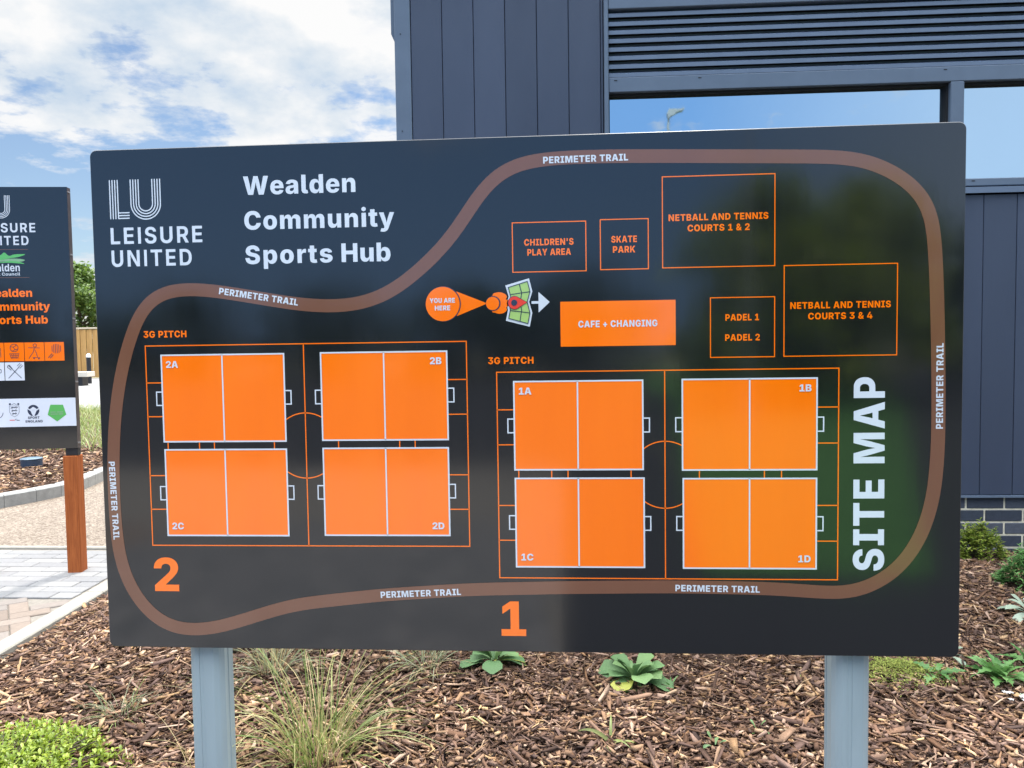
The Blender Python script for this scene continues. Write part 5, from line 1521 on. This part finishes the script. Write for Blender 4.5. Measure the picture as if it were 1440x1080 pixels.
rosette('silver_plant', 'silvery leaved plant under the lower right corner of the sign', P3(1.53, 1.16), 9, .095, .42, 'silver', 'spoon', yellow=0)
rosette('silver_plant', 'blue grey leaved plant at the right edge near the wall', P3(2.10, 1.62), 14, .130, .40, 'silver', 'spoon', yellow=0, upright=(.3, 1.4))
shrub('shrub', 'golden green shrub against the brick base beside the sign', P3(2.38, 2.60), .15, .12, .19, 210, 'euonymus', .026, .5, 9, elev=(.2, 1.2))
shrub('shrub', 'mid green shrub at the right edge in front of the wall', P3(2.34, 1.98), .17, .14, .20, 230, 'thistle', .030, .40, 9, elev=(.2, 1.2))


def white_flowers():
    t = thing('flowering_plant', 'small plant with white flowers at the lower right edge', 'plant', P3(1.66, .78))
    n = 30
    az = U(0, 6.28, n)
    leaves('foliage', np.stack([U(-.05, .05, n), U(-.05, .05, n), U(0, .02, n)], -1), az, U(.2, 1.2, n), 1.0, U(.03, .06, n), .014, M['silver'], t, rows=4)
    for i in range(16):
        mb = MB()
        x, y, z = random.uniform(-.12, .05), random.uniform(-.05, .1), random.uniform(.02, .05)
        for k in range(5):
            a = k * 1.2566
            mb.add([(x, y, z), (x + .006 * cos(a - .4), y + .006 * sin(a - .4), z + .003), (x + .010 * cos(a), y + .010 * sin(a), z + .002), (x + .006 * cos(a + .4), y + .006 * sin(a + .4), z + .003)], [(0, 1, 2, 3)])
        mb.open = True
        mb.build('flower', M['petal'], t)


white_flowers()
n = 2600
mx = rng.normal(1.30, .085, n); my = rng.normal(1.03, .06, n)
mz = bed_height(mx, my) + .010 + .022 * np.exp(-((mx - 1.30) / .1) ** 2 - ((my - 1.03) / .07) ** 2) + U(0, .010, n)
moss = leaves('moss_patch', np.stack([mx, my, mz], -1), U(0, 6.28, n), U(-.2, 1.2, n), .8, U(.006, .018, n), U(.002, .005, n), M['moss'], None, rows=2, profile='diamond', cols=2)
tag(moss, 'patch of yellow green moss right of the right grey post', 'moss', kind='stuff')

# rough grass beyond the far bed
n = 22000
gx = U(-14.0, -4.5, n); gy = U(6.6, 12.9, n)
keep = np.array([clip_poly((a + .15, b), BED2) for a, b in zip(gx, gy)]) & (rng.random(n) < np.clip((gy - 6.4) / 1.2, 0, 1))
gx, gy = gx[keep], gy[keep]
n = len(gx)
rg = leaves('rough_grass', np.stack([gx, gy, np.full(n, .07)], -1), U(0, 6.28, n), U(.9, 1.5, n), U(.4, 1.5, n), U(.10, .26, n), U(.006, .014, n), M['grass_green'], None, rows=3, profile='blade', cols=2)
tag(rg, 'rough green and straw grass between the far bed and the road', 'grass', kind='stuff')


# ------------------------------------------------------------------ small fittings and the distance
def bed_light():
    t = thing('bed_light', 'low round blue grey ground light in the bark behind the kerb', 'light', (-5.28, 5.62, .088))
    b = MB()
    b.tube([(0, 0, -.02), (0, 0, .055), (0, 0, .065)], [.098, .098, .090], 24)
    b.build('housing', M['bollardblue'], t)
    c = MB()
    c.tube([(0, 0, .0655), (0, 0, .073), (0, 0, .077)], [.102, .102, .085], 24)
    c.build('cap', M['lens'], t)


bed_light()


def bollard():
    t = thing('bollard', 'dark slim bollard with a pale top in front of the fence', 'bollard', (-18.75, 27.6, -.04))
    b = MB(); b.tube([(0, 0, 0), (0, 0, 1.04)], .085, 14); b.build('shaft', M['blackmetal'], t)
    c = MB(); c.tube([(0, 0, 1.0405), (0, 0, 1.12), (0, 0, 1.20)], [.088, .088, .03], 14); c.build('cap', M['petal'], t)


bollard()


def bench():
    t = thing('bench', 'pale slab bench on a dark base across the road', 'bench', (-18.6, 25.9, -.04), RAD(7))
    s_ = MB(); s_.box(-1.3, .95, -.30, .30, .33, .52, .01); s_.build('slab', M['benchtop'], t)
    for x in (-.95, .18):
        l = MB(); l.box(x, x + .55, -.22, .22, 0, .329, .008); l.build('leg', M['blackmetal'], t)


bench()


def timber_fence():
    t = thing('timber_fence', 'tall yellow timber board fence beyond the road', 'fence', (-23, 34.2, -.06))
    b = MB()
    x = -52.0
    i = 0
    while x < 21.0:
        b.box(x, x + .145, (i % 2) * .03, (i % 2) * .03 + .022, .04, 2.36 + random.uniform(-.012, .012))
        x += .155
        i += 1
    b.build('boards', M['fence'], t)
    r = MB()
    r.box(-52.05, 21.05, -.035, .085, 2.385, 2.46, .01)
    r.build('cap_rail', M['fencecap'], t)
    for k in range(30):
        p = MB(); p.box(-52 + k * 2.5, -51.9 + k * 2.5, .055, .155, 0, 2.38); p.build('post', M['fence'], t)


timber_fence()


def tree(label, x, y, h, r, mat_key, seed, n=5200, leaf=.26, trunk=.16, low=.25, group='trees beyond the fence', cat='tree', name='tree', base=-.06):
    R_ = np.random.default_rng(seed)
    t = thing(name, label, cat, (x, y, base), 0, group)
    tb = MB()
    lim = []
    tb.tube([(0, 0, 0), (.05, .02, h * .25), (-.04, .05, h * .5), (.03, 0, h * .8)], [trunk, trunk * .8, trunk * .55, trunk * .2], 9)
    for k in range(9):
        a = k * 2.4 + R_.uniform(-.4, .4)
        z = h * R_.uniform(.22, .62)
        L_ = r * R_.uniform(.5, .9)
        e = (L_ * cos(a), L_ * sin(a), z + h * R_.uniform(.12, .28))
        tb.tube([(0, 0, z), (e[0] * .5, e[1] * .5, z + (e[2] - z) * .6), e], [trunk * .4, trunk * .25, trunk * .08], 6)
        lim.append(e)
    tb.build('trunk', M['trunk'], t)
    nc = 46
    C = []
    for k in range(nc):
        a = R_.uniform(0, 2 * pi); q = R_.random() ** .5
        zz = R_.uniform(low, .96)
        s = math.sin(pi * min(1, max(0, (zz - low + .10) / (1.08 - low)) ) ** .8) ** .7
        C.append((r * q * s * cos(a), r * q * s * sin(a), h * zz, r * R_.uniform(.20, .38)))
    C += [(e[0], e[1], e[2], r * .28) for e in lim]
    C = np.array(C)
    i = R_.integers(0, len(C), n)
    d = R_.normal(0, 1, (n, 3)); d /= np.linalg.norm(d, axis=1)[:, None]
    rr = C[i, 3] * R_.random(n) ** .45
    P = C[i, :3] + d * rr[:, None] * np.array([1, 1, .75])
    P[:, 2] = np.clip(P[:, 2], .1, None)
    leaves('crown', P, R_.uniform(0, 6.28, n), R_.uniform(-.9, .9, n), .5, leaf * R_.uniform(.5, 1.2, n), leaf * R_.uniform(.3, .65, n), M[mat_key], t, rows=2, profile='diamond', cols=2, roll=R_.uniform(-1.2, 1.2, n))
    return t


tree('bright green leafy tree behind the fence between the two signs', -26.2, 38.6, 6.0, 2.3, 'tree_bright', 21, 7500, .28)
tree('dark green tree behind the fence close to the map sign edge', -25.6, 43.5, 7.4, 2.9, 'tree_dark', 22, 6500, .32)
tree('bright low tree at the far left end of the fence', -52, 41, 5.4, 3.0, 'tree_bright', 27, 3500, .36)
tree('tall dark tree at the far left end of the fence', -45, 43, 7.2, 3.2, 'tree_dark', 28, 3500, .36)
tree('dark tree far left behind the fence', -36.5, 44, 6.8, 3.0, 'tree_dark', 23, 5000, .34)
tree('bright tree left of the gap behind the fence', -31.5, 40, 5.6, 2.4, 'tree_bright', 24, 5000, .30)
tree('broad dark tree hidden behind the map sign', -19.0, 41, 6.6, 3.0, 'tree_dark', 25, 4200, .34)
tree('bright tree hidden behind the map sign', -13.0, 40, 6.0, 2.6, 'tree_bright', 26, 4200, .32)
# the trees and the lamp behind the photographer, mirrored in the sign and the windows
gr = 'trees behind the photographer'
for k, (x, y, h, r, key) in enumerate(((4.1, -13.5, 4.4, 1.8, 'hebe'), (6.3, -15.0, 4.6, 1.8, 'hebe'), (11.8, -18.5, 4.6, 2.8, 'tree_dark'), (17, -19, 4.4, 3.0, 'tree_dark'),
                                       (-4, -30, 3.9, 3.2, 'tree_dark'), (-10, -31, 3.7, 3.2, 'tree_dark'), (-17, -31, 3.9, 3.4, 'tree_dark'), (-24, -32, 3.6, 3.4, 'tree_dark'), (1.0, -29, 4.1, 3.0, 'tree_dark'))):
    tree(('dark rounded tree' if key == 'tree_dark' else 'bright green tree') + ' behind the photographer, mirrored in the glossy sign', x, y, h, r, key, 40 + k, 3000, .42, low=.06, group=gr)


def street_lamp():
    t = thing('street_lamp', 'slim street lamp mirrored in the window glass', 'street lamp', (2.72, -9.4, -.02))
    p = MB(); p.tube([(0, 0, 0), (0, 0, 1.0), (0, 0, 6.05)], [.07, .05, .035], 12); p.build('column', M['lampgrey'], t)
    a = MB()
    a.prism([(-.03, 6.06), (-.055, 6.14), (.00, 6.22), (.30, 6.26), (.31, 6.22), (.13, 6.16), (.03, 6.09)], -.09, .09, 'y')
    a.build('lamp_head', M['lampgrey'], t)


street_lamp()
